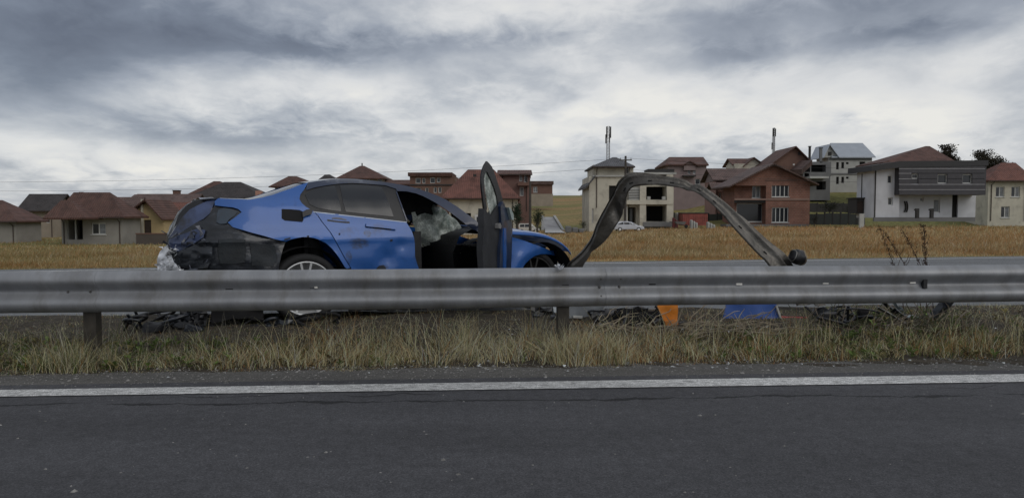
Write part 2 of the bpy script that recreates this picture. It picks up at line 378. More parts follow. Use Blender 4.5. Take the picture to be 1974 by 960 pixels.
# gravel on the shoulder
def pebbles():
    mb = MB(); n = 5200
    for i in range(n):
        x = random.uniform(-6.5, 7); y0 = line_out(x)+.08; y1 = 5.72+.075*x
        y = y0+(y1-y0)*random.random()**.6+random.gauss(0, .05)
        if random.random() < .07: y = random.uniform(3, y0)
        r = random.uniform(.002, .009) if random.random() < .95 else random.uniform(.010, .020)
        a = random.random()*6.28; h = r*random.uniform(.35, .8); e = random.uniform(.6, 1)
        vs = [(x+r*math.cos(a+k*1.2566)*(1 if k % 2 else e), y+r*math.sin(a+k*1.2566)*e, .004) for k in range(5)]+[(x+r*.2, y, .004+h)]
        mb.add(vs, [(0,1,5),(1,2,5),(2,3,5),(3,4,5),(4,0,5)])
    obj('gravel', mb, mat('loose_stone', (.20, .195, .185), .9, .6, 30), kind='stuff', label='loose grey gravel scattered along the crumbled road shoulder')
pebbles()

# ------------------------------------------------------------------ grass
def blades(name, X, Y, Z, H, LX, LY, WD, C, label, seg=3, cat=None):
    n = len(X); t = np.linspace(0, 1, seg+1)
    dirx = rng.normal(size=n); diry = rng.normal(size=n)*.35; q = np.hypot(dirx, diry)+1e-6; dirx /= q; diry /= q
    V = np.zeros((n, 2*seg+1, 3)); 
    for k in range(seg+1):
        c = t[k]; px = X+LX*H*c**1.8; py = Y+LY*H*c**1.8; droop = 1-.35*np.minimum(1.5, np.hypot(LX, LY))*c
        pz = Z+H*c*droop; w = WD*(1-.75*c)/2
        if k < seg:
            V[:, 2*k] = np.stack([px-dirx*w, py-diry*w, pz], 1); V[:, 2*k+1] = np.stack([px+dirx*w, py+diry*w, pz], 1)
        else: V[:, 2*k] = np.stack([px, py, pz], 1)
    base = (np.arange(n)*(2*seg+1))[:, None]
    quads = np.concatenate([base+np.array([[2*k, 2*k+1, 2*k+3, 2*k+2]]) for k in range(seg-1)], 1).reshape(-1, 4) if seg > 1 else np.zeros((0, 4), int)
    tris = base+np.array([[2*seg-2, 2*seg-1, 2*seg]])
    me = bpy.data.meshes.new(name); nv = V.shape[0]*V.shape[1]
    me.vertices.add(nv); me.vertices.foreach_set('co', V.reshape(-1))
    lo = np.concatenate([quads.reshape(-1), tris.reshape(-1)]); ls = np.concatenate([np.arange(len(quads))*4, len(quads)*4+np.arange(len(tris))*3])
    lt = np.concatenate([np.full(len(quads), 4), np.full(len(tris), 3)])
    me.loops.add(len(lo)); me.loops.foreach_set('vertex_index', lo.astype(np.int32)); me.polygons.add(len(ls))
    me.polygons.foreach_set('loop_start', ls.astype(np.int32)); me.polygons.foreach_set('loop_total', lt.astype(np.int32)); me.update(calc_edges=True)
    at_ = me.attributes.new('tint', 'FLOAT_COLOR', 'POINT'); cc = np.repeat(np.concatenate([C, np.ones((n, 1))], 1), 2*seg+1, 0); at_.data.foreach_set('color', cc.reshape(-1).astype(np.float32))
    me.materials.append(GRASS); o = bpy.data.objects.new(name, me); COL.objects.link(o); tag(o, label=label, kind='stuff'); return o
def nz(X, Y, s, k=0): return np.array([mn.noise((x*s, y*s, k)) for x, y in zip(X, Y)])
STRAW = np.array((.66, .54, .32)); RUST = np.array((.36, .19, .075)); GREEN = np.array((.11, .155, .045)); OLIVE = np.array((.20, .175, .075)); GREY = np.array((.24, .22, .175)); DARK = np.array((.07, .055, .032))
def pick(weights):
    pal = np.stack([STRAW, RUST, GREEN, OLIVE, GREY, DARK]); w = np.maximum(weights, .001); w /= w.sum(1, keepdims=True); c = w.cumsum(1)
    i = (rng.random(len(w))[:, None] > c).sum(1); i = np.minimum(i, 5); col = pal[i]*(1+.34*rng.normal(size=(len(w), 1))); return np.clip(col, .01, .6)
def near_edge(X): return 5.62+.075*X
def verge_weights(X, Y):
    n1 = nz(X, Y, 1.1, 3); n2 = nz(X, Y, 2.2, 13); n3 = nz(X, Y, 1.5, 23); g = lambda c, r: np.exp(-((X-c)/r)**2)
    straw = .55+.9*g(-.3, 1.1)+.2*n1+.2; rust = .12+.9*g(1.35, 1.0)+.55*g(-1.6, .7)*1+.35*g(3.4, 1.0); green = .16+.55*g(-3.5, .9)+.3*g(2.2, .5)+.8*g(3.3, .9); olive = .35+.5*g(-2.2, .9)+.2*g(2.5, 1)
    grey = .22+.6*g(-2.9, .7)+.2*g(.2, 1.4); dark = np.full_like(X, .26)+.3*g(-3.2, .9)+.35*g(3.4, 1); rust = rust*(1+1.6*n3); green = green+.5*np.clip(n2, 0, 1); straw = straw*(1+1.0*n2); dark = dark+.5*np.clip(-n1, 0, 1)
    return np.stack([straw, rust, green, olive, grey, dark], 1)
def verge():
    # low matted layer
    n = 60000; X = rng.uniform(-6.2, 6.8, n); e = near_edge(X); Y = e+(rng.random(n)**1.55)*2.4+.12*nz(X, X*0, 2.1)-.02
    dens = nz(X, Y, 1.9, 5); keep = (dens > -.30)&(Y < road_near(X)+.1); X, Y, e = X[keep], Y[keep], e[keep]
    Z = np.array([T(a, b) for a, b in zip(X, Y)])-.01
    depth = np.clip((Y-e)/.35, .25, 1)*np.clip(1.3-(Y-e)/.85, .30+.25*(X > 3.2), 1); H = (.05+.12*rng.random(len(X)))*depth*(1+.9*nz(X, Y, 2.0, 8)); H = np.clip(H, .02, .20)
    w = verge_weights(X, Y)
    blades('verge_grass', X, Y, Z, H, rng.normal(0, 1.1, len(X)), rng.normal(-.1, .9, len(X)), rng.uniform(.0018, .0048, len(X)), pick(w), 'matted straw, rust and green grass filling the verge below the crash barrier')
    # mid straw, clumped
    n = 1000; cx = rng.uniform(-6.2, 6.8, n); cy = near_edge(cx)+.10+rng.random(n)**1.4*.75; k = 24
    for a_, px_ in ((0, -3.28), (60, .58)): cx[a_:a_+60] = px_+rng.normal(0, .16, 60); cy[a_:a_+60] = near_edge(cx[a_:a_+60])+.04+.18*rng.random(60)
    X = np.repeat(cx, k)+rng.normal(0, .045, n*k); Y = np.repeat(cy, k)+rng.normal(0, .04, n*k); hh = np.repeat(rng.uniform(.08, .20, n)+np.where(np.arange(n) < 120, .12, 0)+.17*(rng.random(n) < .06+.14*np.exp(-((cx+.6)/1.6)**2)), k)*rng.uniform(.6, 1.15, n*k)
    bst = np.exp(-((X+.3)/1.3)**2); hh *= .85+.35*bst
    lx = np.repeat(rng.normal(.05, .5, n), k)+rng.normal(0, .4, n*k); ly = np.repeat(rng.normal(0, .15, n), k)+rng.normal(0, .25, n*k)
    Z = np.array([T(a, b) for a, b in zip(X, Y)])-.01
    keep = Y < road_near(X)+.05
    w = verge_weights(X, Y); w[:, 0] *= 1.7; w[:, 5] *= .5
    col = pick(w)
    X, Y, Z, hh, lx, ly, col = [a[keep] for a in (X, Y, Z, hh, lx, ly, col)]
    blades('clump_grass', X, Y, Z, hh, lx, ly, rng.uniform(.0022, .0045, len(X)), col, 'taller tufts of dry straw grass under the crash barrier')
    # tall thin stalks
    n = 700; X = rng.uniform(-5.5, 5.5, n); Y = near_edge(X)+.1+rng.random(n)*.8; H = rng.uniform(.14, .40, n); Z = np.array([T(a, b) for a, b in zip(X, Y)])
    col = np.clip(np.stack([STRAW]*n)*(.95+.25*rng.normal(size=(n, 1))), .03, .6); gl = (X < -2.2); col[gl] = np.clip(GREY*1.3*(1+.2*rng.normal(size=(gl.sum(), 1))), .03, .6)
    H = np.minimum(H, .46)
    blades('stalk_grass', X, Y, Z, H, rng.normal(0, .32, n), rng.normal(0, .25, n), rng.uniform(.0028, .0048, n), col, 'thin pale dead stalks standing above the verge grass', seg=4)
verge()
def field():
    n = 210000; px = rng.uniform(-60, 2040, n); u = rng.random(n); d = 16/(1-u*(1-16/95.))   # even in picture rows
    X = (px-CX)/F*d; ok = d > road_far(X)+.05; px, d, X = px[ok], d[ok], X[ok]
    Z = np.array([T(a, b) for a, b in zip(X, d)])-.02
    H = (.10+.35*rng.random(len(X)))*(1+.5*nz(X, d, .25, 4)); H = np.clip(H, .05, .6)*.85*np.clip(d/26, .55, 1.15)*np.clip((d-road_far(X))/2.5, .35, 1)
    n1 = nz(X*.35, d, .16, 6); n2 = nz(X, d, .6, 7); lf = np.clip((800-px)/700, 0, 1)
    n4 = nz(X*.22, d, .5, 17); straw = .5+.9*n2+.5*n4; rust = .40+1.1*np.clip(n1+.2, -.3, 1)+.25*(px > 1350)-.9*n4; green = .10+.5*lf*np.clip(-n1+.1, 0, 1)+.25*lf; olive = .42-.5*n1+.5*lf; grey = np.full_like(X, .12); dark = .02+.1*np.clip(n2, 0, 1)
    Wt = np.clip(np.stack([straw, rust, green, olive, grey, dark], 1), .001, 9); Wt /= Wt.sum(1, keepdims=True)
    mean = Wt @ np.stack([STRAW, RUST, GREEN, OLIVE, GREY, DARK]); col = np.clip(.45*pick(Wt)+.55*mean*(1+.10*rng.normal(size=(len(X), 1)))*(1+.35*nz(X*.25, d, .9, 11)+.45*nz(X*.12, d, .3, 19))[:, None], .01, .6)
    blades('field_grass', X, d, Z, H, rng.normal(.15, .5, len(X)), rng.normal(0, .5, len(X)), d*rng.uniform(.0005, .0011, len(X)), col*np.array((1.08, 1.0, .98)), 'tall dry orange and straw grass of the field beyond the far road', seg=2)
field()

# ------------------------------------------------------------------ crash barrier
WP = [(.150, .012), (.156, .020), (.152, .030), (.138, .050), (.120, .068), (.102, .079), (.086, .082), (.070, .078), (.050, .060), (.030, .030), (.012, .012), (0, .008)]
WPROF = WP+[(-z, y) for z, y in WP[::-1][1:]]          # (height, depth towards the road)
GSL = .094; GANG = math.atan(GSL); GZ = .585           # the rail runs at a slight angle to the camera
def g_y(x): return 5.865+GSL*x
def w_beam(x0, x1, off=0.0, step=.12, name='rail_section', parent=None, dent=True, m=None):
    n = max(2, int((x1-x0)/step)); P = []; th = .006
    for i in range(n+1):
        x = x0+(x1-x0)*i/n; row = []
        dz = .006*mn.noise((x*.4, 5, 0))+.002*mn.noise((x*2, 5, 3)) if dent else 0
        dy = .010*mn.noise((x*.5, 1, 4)) if dent else 0
        for h, y in WPROF: row.append((x, -(y+off)+dy+(.004*mn.noise((x*3, h*9, 2)) if dent else 0), h+dz))
        for h, y in WPROF[::-1]: row.append((x, -(y+off)+dy+th, h+dz))
        row.append(row[0]); P.append(row)
    mb = MB().grid(P)
    k = len(P[0]); q = len(WPROF)
    for b0 in (0, len(mb.v)-k):
        for i in range(q-1): mb.f.append((b0+i, b0+i+1, b0+2*q-2-i, b0+2*q-1-i))
    o = obj(name, mb, m or ZINC, parent); smooth_angle(o, 50); return o
gr = empty('crash_barrier', (0, g_y(0), 0), GANG, label='long straight grey steel crash barrier along the road edge in front of the wreck', cat='crash barrier')
JX = at(150, 560, g_y(-3.2)).x
joints = [JX-8.06, JX-4.03, JX, JX+4.03, JX+8.06]
cosg = math.cos(GANG)
for i, (a, b) in enumerate(zip(joints, joints[1:])):
    o = w_beam(a/cosg-.02, b/cosg+(.16 if i < 3 else 0), off=.004*(i % 2)); o.parent = gr; o.location = (0, 0, GZ)
def rail_d(px, py): # local coordinates on the rail's face valley
    for _ in range(4):
        p = at(px, py, g_y(0)) if _ == 0 else at(px, py, g_y(p.x)-.03)
    return p.x/cosg, p.z
SLOT = mat('dark_slot', (.004, .004, .004), .9, .1); PALE_SLOT = mat('pale_slot_plate', (.80, .78, .72), .35, .1)
for px, py in ((440, 557), (603, 555), (768, 553), (1090, 549), (932, 551), (1258, 548)):
    x, z = rail_d(px, py)
    mb = MB().box(x-.028, x+.028, -.0145, -.010, z-.006, z+.006)
    o = obj('bolt_slot', mb, SLOT, gr); bevel(o, .002)
for px, py in ((1425, 548), (1592, 546), (1760, 545), (608, 554)):  # these slots are drawn as small pale plates
    x, z = rail_d(px, py); w = .026 if px > 1000 else .012
    o = obj('pale_slot', MB().box(x-w, x+w, -.026, -.010, z-.008, z+.008), PALE_SLOT, gr); bevel(o, .003)
BOLT = mat('bolt_steel', (.12, .115, .11), .5, .3, 30, metal=.7)
for j in joints[1:4]:
    for dx in (-.06, .10):
        for z in (.585, .655, .515):
            o = obj('bolt', MB().lathe([(0, -.022), (.007, -.021), (.010, -.016), (.010, -.006)], 10, ((j)/cosg+dx, 0 if z == .585 else -.052, z)), BOLT, gr)
POSTM = mat('old_post_steel', (.055, .048, .038), .6, .35, 12, .1, 20, metal=.4)
for px in (-760, 165, 1088, 2010):
    x = rail_d(px, 600)[0]
    mb = MB(); wd = .045
    mb.box(x-wd, x-wd+.007, .02, .12, -.5, .70).box(x+wd-.007, x+wd, .02, .12, -.5, .70).box(x-wd+.007, x+wd-.007, .02, .027, -.5, .70)
    obj('post', mb, POSTM, gr)
    obj('spacer', MB().box(x-.04, x+.04, -.006, .018, .50, .66), ZINC_OLD, gr)
x, z = rail_d(1783, 545)
mb = MB().box(x-.03, x+.002, -.055, -.012, z-.045, z+.05).box(x-.06, x+.03, -.014, -.008, z-.05, z+.055); obj('bracket', mb, BLACKP, gr)
x, z = rail_d(1076, 514)
mb = MB()
for k in range(26):
    a = Vector((x+random.gauss(0, .012), -.05+random.gauss(0, .015), z-.03+random.random()*.02)); b = a+Vector((random.gauss(0, .02), random.gauss(0, .02), random.uniform(.01, .045)))
    c = b+Vector((random.gauss(0, .015), random.gauss(0, .015), random.uniform(-.02, .01))); mb.add([a, b, c], [(0, 1, 2)])
o = obj('torn_foil', mb, SILVM); o.parent = None
o.matrix_world = Matrix.Translation((0, g_y(0), 0)) @ Matrix.Rotation(GANG, 4, 'Z'); tag(o, 'small torn silvery scrap caught on top of the crash barrier', 'scrap')

# ------------------------------------------------------------------ the wrecked car
YAW = R(28); DW = 7.1; ZG = .125; WIDE = 1.80
A0 = Vector(((591-CX)/F*DW, DW, ZG)); UD = Vector((math.cos(YAW), math.sin(YAW), 0)); WD = Vector((-math.sin(YAW), math.cos(YAW), 0))
car = empty('wrecked_car', A0, YAW, label='crashed blue saloon car on the median with crushed rear and wide open front door', cat='car')
WTAB = [(-.2, .10), (.12, .07), (.22, .035), (.42, .006), (.60, 0), (.74, .012), (.80, .008), (.84, .030), (.93, .055), (.99, .085), (1.1, .14), (1.2, .195), (1.3, .26), (1.37, .33), (1.42, .42), (1.6, .7)]
def wside(u, z):
    for (a, wa), (b, wb) in zip(WTAB, WTAB[1:]):
        if z <= b: break
    f = min(1, max(0, (z-a)/(b-a))); w = wa+(wb-wa)*f
    if u < -.4: w += .20*((-.4-u)/.6)**2
    if u > 2.2: w += .30*((u-2.2)/.75)**2
    for ua, za in ((0, .24), (2.64, .24)):     # flared arches
        r = math.hypot(u-ua, z-za)
        if r < .6: w -= .030*math.exp(-((r-.42)/.07)**2)
    w -= .010*max(0, 1-abs(z-.800-.03*u)/.016)      # pressed shoulder line
    w += .018*max(0, 1-abs((u+.32)+(z-.62)*.4)/.09)*max(0, 1-abs(z-.66)/.16)
    # dents in the rear door
    w += .030*max(0, 1-abs((u-.80)*.9+(z-.60)*.5)/.16)*max(0, 1-abs((z-.60)-(u-.8)*.4)/.14)+.02*math.exp(-((u-.62)/.10)**2-((z-.40)/.12)**2)+.014*math.exp(-((u-.95)/.05)**2-((z-.72)/.05)**2)
    return w
def loc_px(px, py, w=None, off=0.0):
    r = ray(px, py); O = Vector((0, 0, CH)); ww = .05 if w is None else w
    for _ in range(12):
        t = (ww-(O-A0).dot(WD))/r.dot(WD); P = O+r*t-A0; u, z = P.dot(UD), P.z
        if w is not None: break
        ww = wside(u, z)+off
    return u, z
def fill(poly, sp=.035, jitter=0):
    """triangulated sheet inside a closed outline in (u, z)"""
    pts = []; n = len(poly)
    for i in range(n):
        a, b = Vector(poly[i]), Vector(poly[(i+1) % n]); k = max(1, int((b-a).length/sp))
        for j in range(k): pts.append(a+(b-a)*j/k)
    ne = len(pts); edges = [(i, (i+1) % ne) for i in range(ne)]
    x0, x1 = min(p.x for p in pts), max(p.x for p in pts); y0, y1 = min(p.y for p in pts), max(p.y for p in pts)
    def inside(x, y):
        c = False
        for i in range(n):
            (ax, ay), (bx, by) = poly[i], poly[(i+1) % n]
            if (ay > y) != (by > y) and x < (bx-ax)*(y-ay)/(by-ay)+ax: c = not c
        return c
    y = y0+sp/2; r = 0
    while y < y1:
        x = x0+sp/2*(r % 2)+sp/4
        while x < x1:
            if inside(x, y) and min((Vector((x, y))-p).length for p in pts) > sp*.45: pts.append(Vector((x+random.uniform(-jitter, jitter), y+random.uniform(-jitter, jitter))))
            x += sp
        y += sp*.87; r += 1
    v, e, f, *_ = delaunay_2d_cdt(pts, edges, [], 1, 1e-6)
    return v, f
def sheet(name, uz, m, wf, thick=.012, parent=car, mirror=False, sp=.035, sm=True, jitter=0, **k):
    v, f = fill(uz, sp, jitter); n = len(v)
    def P(u, z, d):
        w = wf(u, z)+d; return (u, WIDE-w, z) if mirror else (u, w, z)
    vs = [P(p.x, p.y, 0) for p in v]+[P(p.x, p.y, thick) for p in v]; fs = []
    area = lambda t: sum((v[t[i]].x*v[t[(i+1) % 3]].y-v[t[(i+1) % 3]].x*v[t[i]].y) for i in range(3))
    cnt = {}
    for t in f:
        t = tuple(t)
        if area(t) < 0: t = t[::-1]
        fs.append(t if not mirror else t[::-1]); fs.append(tuple(i+n for i in (t[::-1] if not mirror else t)))
        for i in range(3): cnt[(t[i], t[(i+1) % 3])] = 1
    for (a, b) in list(cnt):
        if (b, a) not in cnt: q = (b, a, a+n, b+n); fs.append(q if not mirror else q[::-1])
    mb = MB(); mb.add(vs, fs); o = obj(name, mb, m, parent, **k)
    if sm: smooth_angle(o, 32)
    return o
def panel(name, pxs, m, off=0.0, thick=.014, parent=car, crumple=0, mirror=False, sp=.035, sm=True, jitter=0, cs=6):
    uz = [loc_px(x, y, None, off) for x, y in pxs]
    sd = random.random()*50
    wf = lambda u, z: wside(u, z)+off+(crumple*(mn.noise((u*cs, z*cs, sd))+.6*mn.noise((u*cs*2.3, z*cs*2.3, sd))) if crumple else .0015*mn.noise((u*5, z*5, 2)))
    if mirror: wf = lambda u, z: wside(u, z)+off
    return sheet(name, uz, m, wf, thick, parent, mirror, sp, sm, jitter)
def arc_uz(cu, cz, r, a0, a1, n=12): return [(cu+r*math.cos(R(a0+(a1-a0)*i/n)), cz+r*math.sin(R(a0+(a1-a0)*i/n))) for i in range(n+1)]

# outlines traced on the near side, kept as points on the body's own curved side
SEAM = [(604,407),(612,416),(620,428),(636,448),(652,476),(664,498),(675,516)]
quarter = [(414,388),(421,382.5),(450,384),(482,385),(505,381),(525,376),(542,370),(560,364),(577,357),(594,352),(586,366),(579,375),(577,384),(582,392),(590,399)]+SEAM[:]+[(669,518),(665,515),(652,494),(641,480),(629,469),(617,463),(606,459),(594,457),(583,457),(572,459),(563,461),(551,466),(530,461),(510,455),(487,449),(466,443),(449,438),(439,429),(452,420),(466,409),(459,403),(449,400),(430,398),(414,396)]
panel('quarter_panel', quarter, BLUE)
q2 = [loc_px(x, y) for x, y in quarter]
sheet('quarter_panel', q2, BLUE, wside, .014, mirror=True)
rail_o = [(594,352),(617,348.5),(640,345.5),(664,344.5),(688,345.5),(715,348),(743,351.5),(766,355),(789,359.5),(808,365),(828,371.5),(845,378),(862,386.5),(880,397.5),(896,409),(917,425),(934,443)]
rail_i = [(922,447),(904,437),(892,428),(880,418.5),(867,408.5),(854,400),(841,391.5),(828,384.5),(815,378),(802,373),(784,369),(766,368.5),(763,364),(743,357.5),(720,355.5),(700,354),(679,353),(652,354.5),(629,357.5),(607,361.5),(590,367)]
ROOFM = mat('roof_paint', (.012, .022, .055), .3, .15, 3, 0, 6, metal=.25, coat=.7)
panel('roof_rail', rail_o+rail_i, ROOFM, off=-.004)
sheet('roof_rail', [loc_px(x, y) for x, y in rail_o+rail_i], ROOFM, wside, .014, mirror=True)
door_o = [(606,408),(632,411),(659,414),(690,418),(720,421),(752,425),(782,427.5),(788,436),(794,446),(798,458),(799.5,470),(800,494),(803,506),(807,517)]
dz = [loc_px(x, y) for x, y in door_o]
sill_z = .20
rear_u = [loc_px(x, y) for x, y in SEAM[::-1]]
rd = dz+[(dz[-1][0]+.01, sill_z), (rear_u[0][0]+.05, sill_z)]+[(u+.008, z) for u, z in rear_u[:-1]]
def door_paint():
    m = BLUE.copy(); m.name = 'scraped_door_paint'; nt = m.node_tree; N = nt.nodes; L = nt.links; b = N['Principled BSDF']
    src = b.inputs['Base Color'].links[0].from_socket; tc = N.new('ShaderNodeTexCoord'); mask = None
    n = N.new('ShaderNodeTexNoise'); n.inputs['Scale'].default_value = 11; n.inputs['Detail'].default_value = 8; n.inputs['Roughness'].default_value = .7; L.new(tc.outputs['Object'], n.inputs['Vector'])
    for (px, py, sx, sz) in ((690, 470, .13, .07), (672, 497, .04, .10), (740, 515, .06, .03), (708, 450, .05, .05)):
        u, z = loc_px(px, py); mp = N.new('ShaderNodeMapping'); mp.vector_type = 'POINT'
        mp.inputs['Scale'].default_value = (1/sx, 0, 1/sz); mp.inputs['Location'].default_value = (-u/sx, 0, -z/sz); L.new(tc.outputs['Object'], mp.inputs[0])
        ln = N.new('ShaderNodeVectorMath'); ln.operation = 'LENGTH'; L.new(mp.outputs[0], ln.inputs[0])
        q = N.new('ShaderNodeMath'); q.operation = 'SUBTRACT'; q.inputs[0].default_value = 1.6; L.new(ln.outputs['Value'], q.inputs[1]); q.use_clamp = True
        if mask is None: mask = q.outputs[0]
        else:
            mm = N.new('ShaderNodeMath'); mm.operation = 'MAXIMUM'; L.new(mask, mm.inputs[0]); L.new(q.outputs[0], mm.inputs[1]); mask = mm.outputs[0]
    a = N.new('ShaderNodeMath'); a.operation = 'MULTIPLY'; L.new(mask, a.inputs[0]); L.new(n.outputs[0], a.inputs[1])
    r = N.new('ShaderNodeValToRGB'); L.new(a.outputs[0], r.inputs[0]); r.color_ramp.elements[0].position = .36; r.color_ramp.elements[1].position = .56; r.color_ramp.elements[1].color = (.72, .72, .72, 1)
    mx = N.new('ShaderNodeMixRGB'); L.new(r.outputs[0], mx.inputs[0]); L.new(src, mx.inputs[1]); mx.inputs[2].default_value = (.012, .018, .035, 1); L.new(mx.outputs[0], b.inputs['Base Color']); return m
rdoor = sheet('rear_door', rd, door_paint(), lambda u, z: wside(u, z)-.003+.003*mn.noise((u*6, z*6, 1)))
sheet('rear_door', rd, BLUE, wside, .014, mirror=True)
# handle: a raised strap with a black strip painted as its cup's shade, and the torn trim beside it
def strap(px0, py0, px1, py1, off, th, m, parent, name, n=10, bow=0, wpx=4):
    top = [(px0+(px1-px0)*i/n, py0+(py1-py0)*i/n-wpx/2-bow*math.sin(math.pi*i/n)) for i in range(n+1)]
    bot = [(px0+(px1-px0)*i/n, py0+(py1-py0)*i/n+wpx/2-bow*math.sin(math.pi*i/n)*.4) for i in range(n+1)][::-1]
    return panel(name, top+bot, m, off, th, parent, sp=.03)
strap(704, 436, 766, 443.5, -.004, .01, BLACKP, rdoor, 'handle_shade', wpx=4)
strap(706, 434, 764, 440, -.030, .022, BLUE, rdoor, 'handle', wpx=5, bow=1)
strap(631, 424.5, 674, 429, -.004, .01, BLACKP, rdoor, 'torn_trim', wpx=3.4, bow=-1)
strap(640, 421, 668, 424, -.006, .006, BLUE_D, rdoor, 'paint_fold', wpx=2.5, bow=2)
DIRT = mat('road_dirt', (.018, .022, .034), .8, .4, 12)
for pts in ([(726,517),(731,512),(740,511),(744,516),(744,522),(727,522)], [(653,450),(656,449),(656,453),(653,453)], [(752,462),(757,461),(757,465),(753,466)]):
    panel('scuff', pts, DIRT, -.0075, .003, rdoor, sp=.02)
obj('sill', MB().grid([[(u, wside(u, z)+.01, z) for z in (.30, .24, .18, .14)]+[(u, .3, .14)] for u in np.linspace(.42, 2.2, 30)]), BLUE, car, True)
obj('sill', MB().grid([[(u, WIDE-wside(u, z)-.01, z) for z in (.30, .24, .18, .14)][::-1] for u in np.linspace(.42, 2.2, 30)]), BLUE, car, True)
# glass
SURR = panel('window_surround', [(579,375),(586,366),(600,361),(629,356.5),(652,353.5),(679,352),(720,354.5),(743,357),(762,363),(767,374),(773,392),(779,410),(784,428),(752,425.5),(720,421.5),(659,414.5),(604,408),(590,399),(582,392),(577,384)], BLACKP, .006, .006)
def gl(name, p, mirror=False):
    panel(name, p, GLASSD, .001, .004, SURR)
gl('quarter_glass', [(588,376),(600,367),(620,361.5),(645,358),(650,372),(655,390),(658,408),(632,404.5),(612,401),(597,394)])
gl('door_glass', [(655,357.5),(679,356),(710,357.5),(736,361),(744,378),(752,398),(759,418),(720,414),(690,411),(667,408.5),(661,390)])
obj_trim = strap(604, 408.5, 784, 428.5, -.004, .006, mat('bright_trim', (.22, .25, .30), .3, .1, 5, metal=.8), SURR, 'belt_trim', n=20, wpx=1.6)
strap(764, 369, 785, 427, -.004, .02, ROOFM, SURR, 'pillar_edge', n=14, wpx=6)
far_gl = [loc_px(x, y) for x, y in [(588,374),(605,364),(645,357),(679,354),(743,359),(766,372),(784,370),(815,380),(854,402),(890,430),(905,440),(784,426),(659,412),(604,403)]]
sheet('far_side_glass', far_gl, GLASSD, lambda u, z: wside(u, z)+.02, .004, mirror=True)
fdo = [loc_px(782, 428), loc_px(905, 441), (2.12, .80), (2.14, .2), (dz[-1][0], sill_z)]+[loc_px(x, y) for x, y in door_o[::-1][:-7]]
sheet('front_door', [loc_px(784, 428), loc_px(860, 437), loc_px(922, 445), (2.13, .2), (dz[-1][0]+.02, sill_z), loc_px(799, 470)], BLUE, wside, .03, mirror=True)
# roof skin between the two roof rails
tops = [loc_px(x, y) for x, y in rail_o]
def crosses(tops, m, name, crown=.03, parent=car, nn=12, dz=0, inset=0, crump=0):
    P = []
    for u, z in tops:
        w0 = wside(u, z)+inset; row = []
        for k in range(nn+1):
            s = k/nn; row.append((u, w0+(WIDE-2*w0)*s, z+dz+crown*math.sin(math.pi*s)+(crump*mn.noise((u*4, s*5, 3)) if 0 < k < nn else 0)))
        P.append(row)
    return obj(name, MB().grid(P), m, parent, True)
crosses([t for t, (x, y) in zip(tops, rail_o) if x <= 810], ROOFM, 'roof', .02, inset=.004, dz=-.004)
crosses([t for t, (x, y) in zip(tops, rail_o) if 806 <= x <= 880], GLASSD, 'windscreen_top', .02, inset=.02, dz=-.006, crump=.02)
dk = [(388,384.5),(421,382),(450,384),(482,385)]
crosses([loc_px(x, y) for x, y in [(482,386),(510,381.5),(560,365.5),(594,353.5)]], GLASSD, 'rear_window', .03, inset=.09, dz=-.012)
crosses([loc_px(x, y) for x, y in dk], BLUE_D, 'boot_lid_top', .02, crump=.02, dz=-.004)
# windscreen remnants: crazed laminated glass sagging into the cabin
ws = [(788,410),(795,408.5),(799,417),(806,413.5),(812.5,411),(822,413),(833,414.5),(829,408),(825.5,402),(829,394),(844,397.5),(862,406),(880,420),(896,433),(903,440),(895,443),(885,444.5),(876,449),(867,453),(858,457),(849,461),(838,464),(828,467),(820,463),(812,457),(804,454),(803,462),(800,463),(797,452),(794,441),(791,432)]
WSW = lambda u, z: .50+.35*(u-1.2)+.07*mn.noise((u*5, z*5, 3))+.03*mn.noise((u*13, z*13, 4))+.10*math.sin(u*7)*.4
uz = [loc_px(x, y, .62) for x, y in ws]
hl_ = [(763,364),(784,366),(806,371),(828,381),(848,394),(840,397),(840,402),(836,412),(833,419),(822,416),(812,415),(800,421),(795,413),(788,415),(782,414),(770,385)]
sheet('torn_headliner', [loc_px(x, y, .66) for x, y in hl_], DUSTB, lambda u, z: .66+.03*mn.noise((u*6, z*6, 1)), .02)
sheet('windscreen', uz, SHATTER, WSW, .006, sp=.03, sm=False, jitter=.008)
# cabin
zb = .86
dash = MB(); P = []
for w in np.linspace(.14, WIDE-.14, 9):
    P.append([(1.62, w, .30), (1.58, w, .62), (1.66, w, .80), (1.80, w, .86+.02*math.sin(w*6)), (2.1, w, .83), (2.25, w, .80)])
obj('dashboard', dash.grid(P), DUSTB, car, True)
obj('cabin_floor', MB().box(.35, 2.2, .12, WIDE-.12, .14, .20), DUSTB, car)
obj('rear_bulkhead', MB().box(.02, .06, .2, WIDE-.2, .2, .92), DUSTB, car)
obj('parcel_shelf', MB().box(-.45, .05, .22, WIDE-.22, .86, .90), DUSTB, car)
def seat(u, w0, w1):
    mb = MB(); obj_ = obj('seat', mb.box(u, u+.5, w0, w1, .22, .42), DUSTB, car); bevel(obj_, .05, 3)
    b = MB(); b.grid([[(u-.02+s*.02, w, .40), (u-.06, w, .60), (u-.14, w, .85), (u-.16, w, .92)] for s, w in ((0, w0), (1, w0+.1), (1, w1-.1), (0, w1))])
    o = obj('backrest', b, DUSTB, obj_, True); sm = o.modifiers.new('s', 'SOLIDIFY'); sm.thickness = .12; sm.offset = -1
    o = obj('headrest', MB().box(u-.25, u-.15, (w0+w1)/2-.12, (w0+w1)/2+.12, .93, 1.11), DUSTB, obj_); bevel(o, .04, 3)
seat(1.0, .25, .75); seat(1.0, 1.05, 1.55); seat(.28, .2, 1.6)
sw = []
for k in range(25): q = k/24*2*math.pi; sw.append((1.52+.06*math.sin(q), 1.3+.18*math.cos(q), .80+.17*math.sin(q)))
obj('steering_wheel', MB().tube(sw, .014, 8, cap=False), DUSTB, car, True)
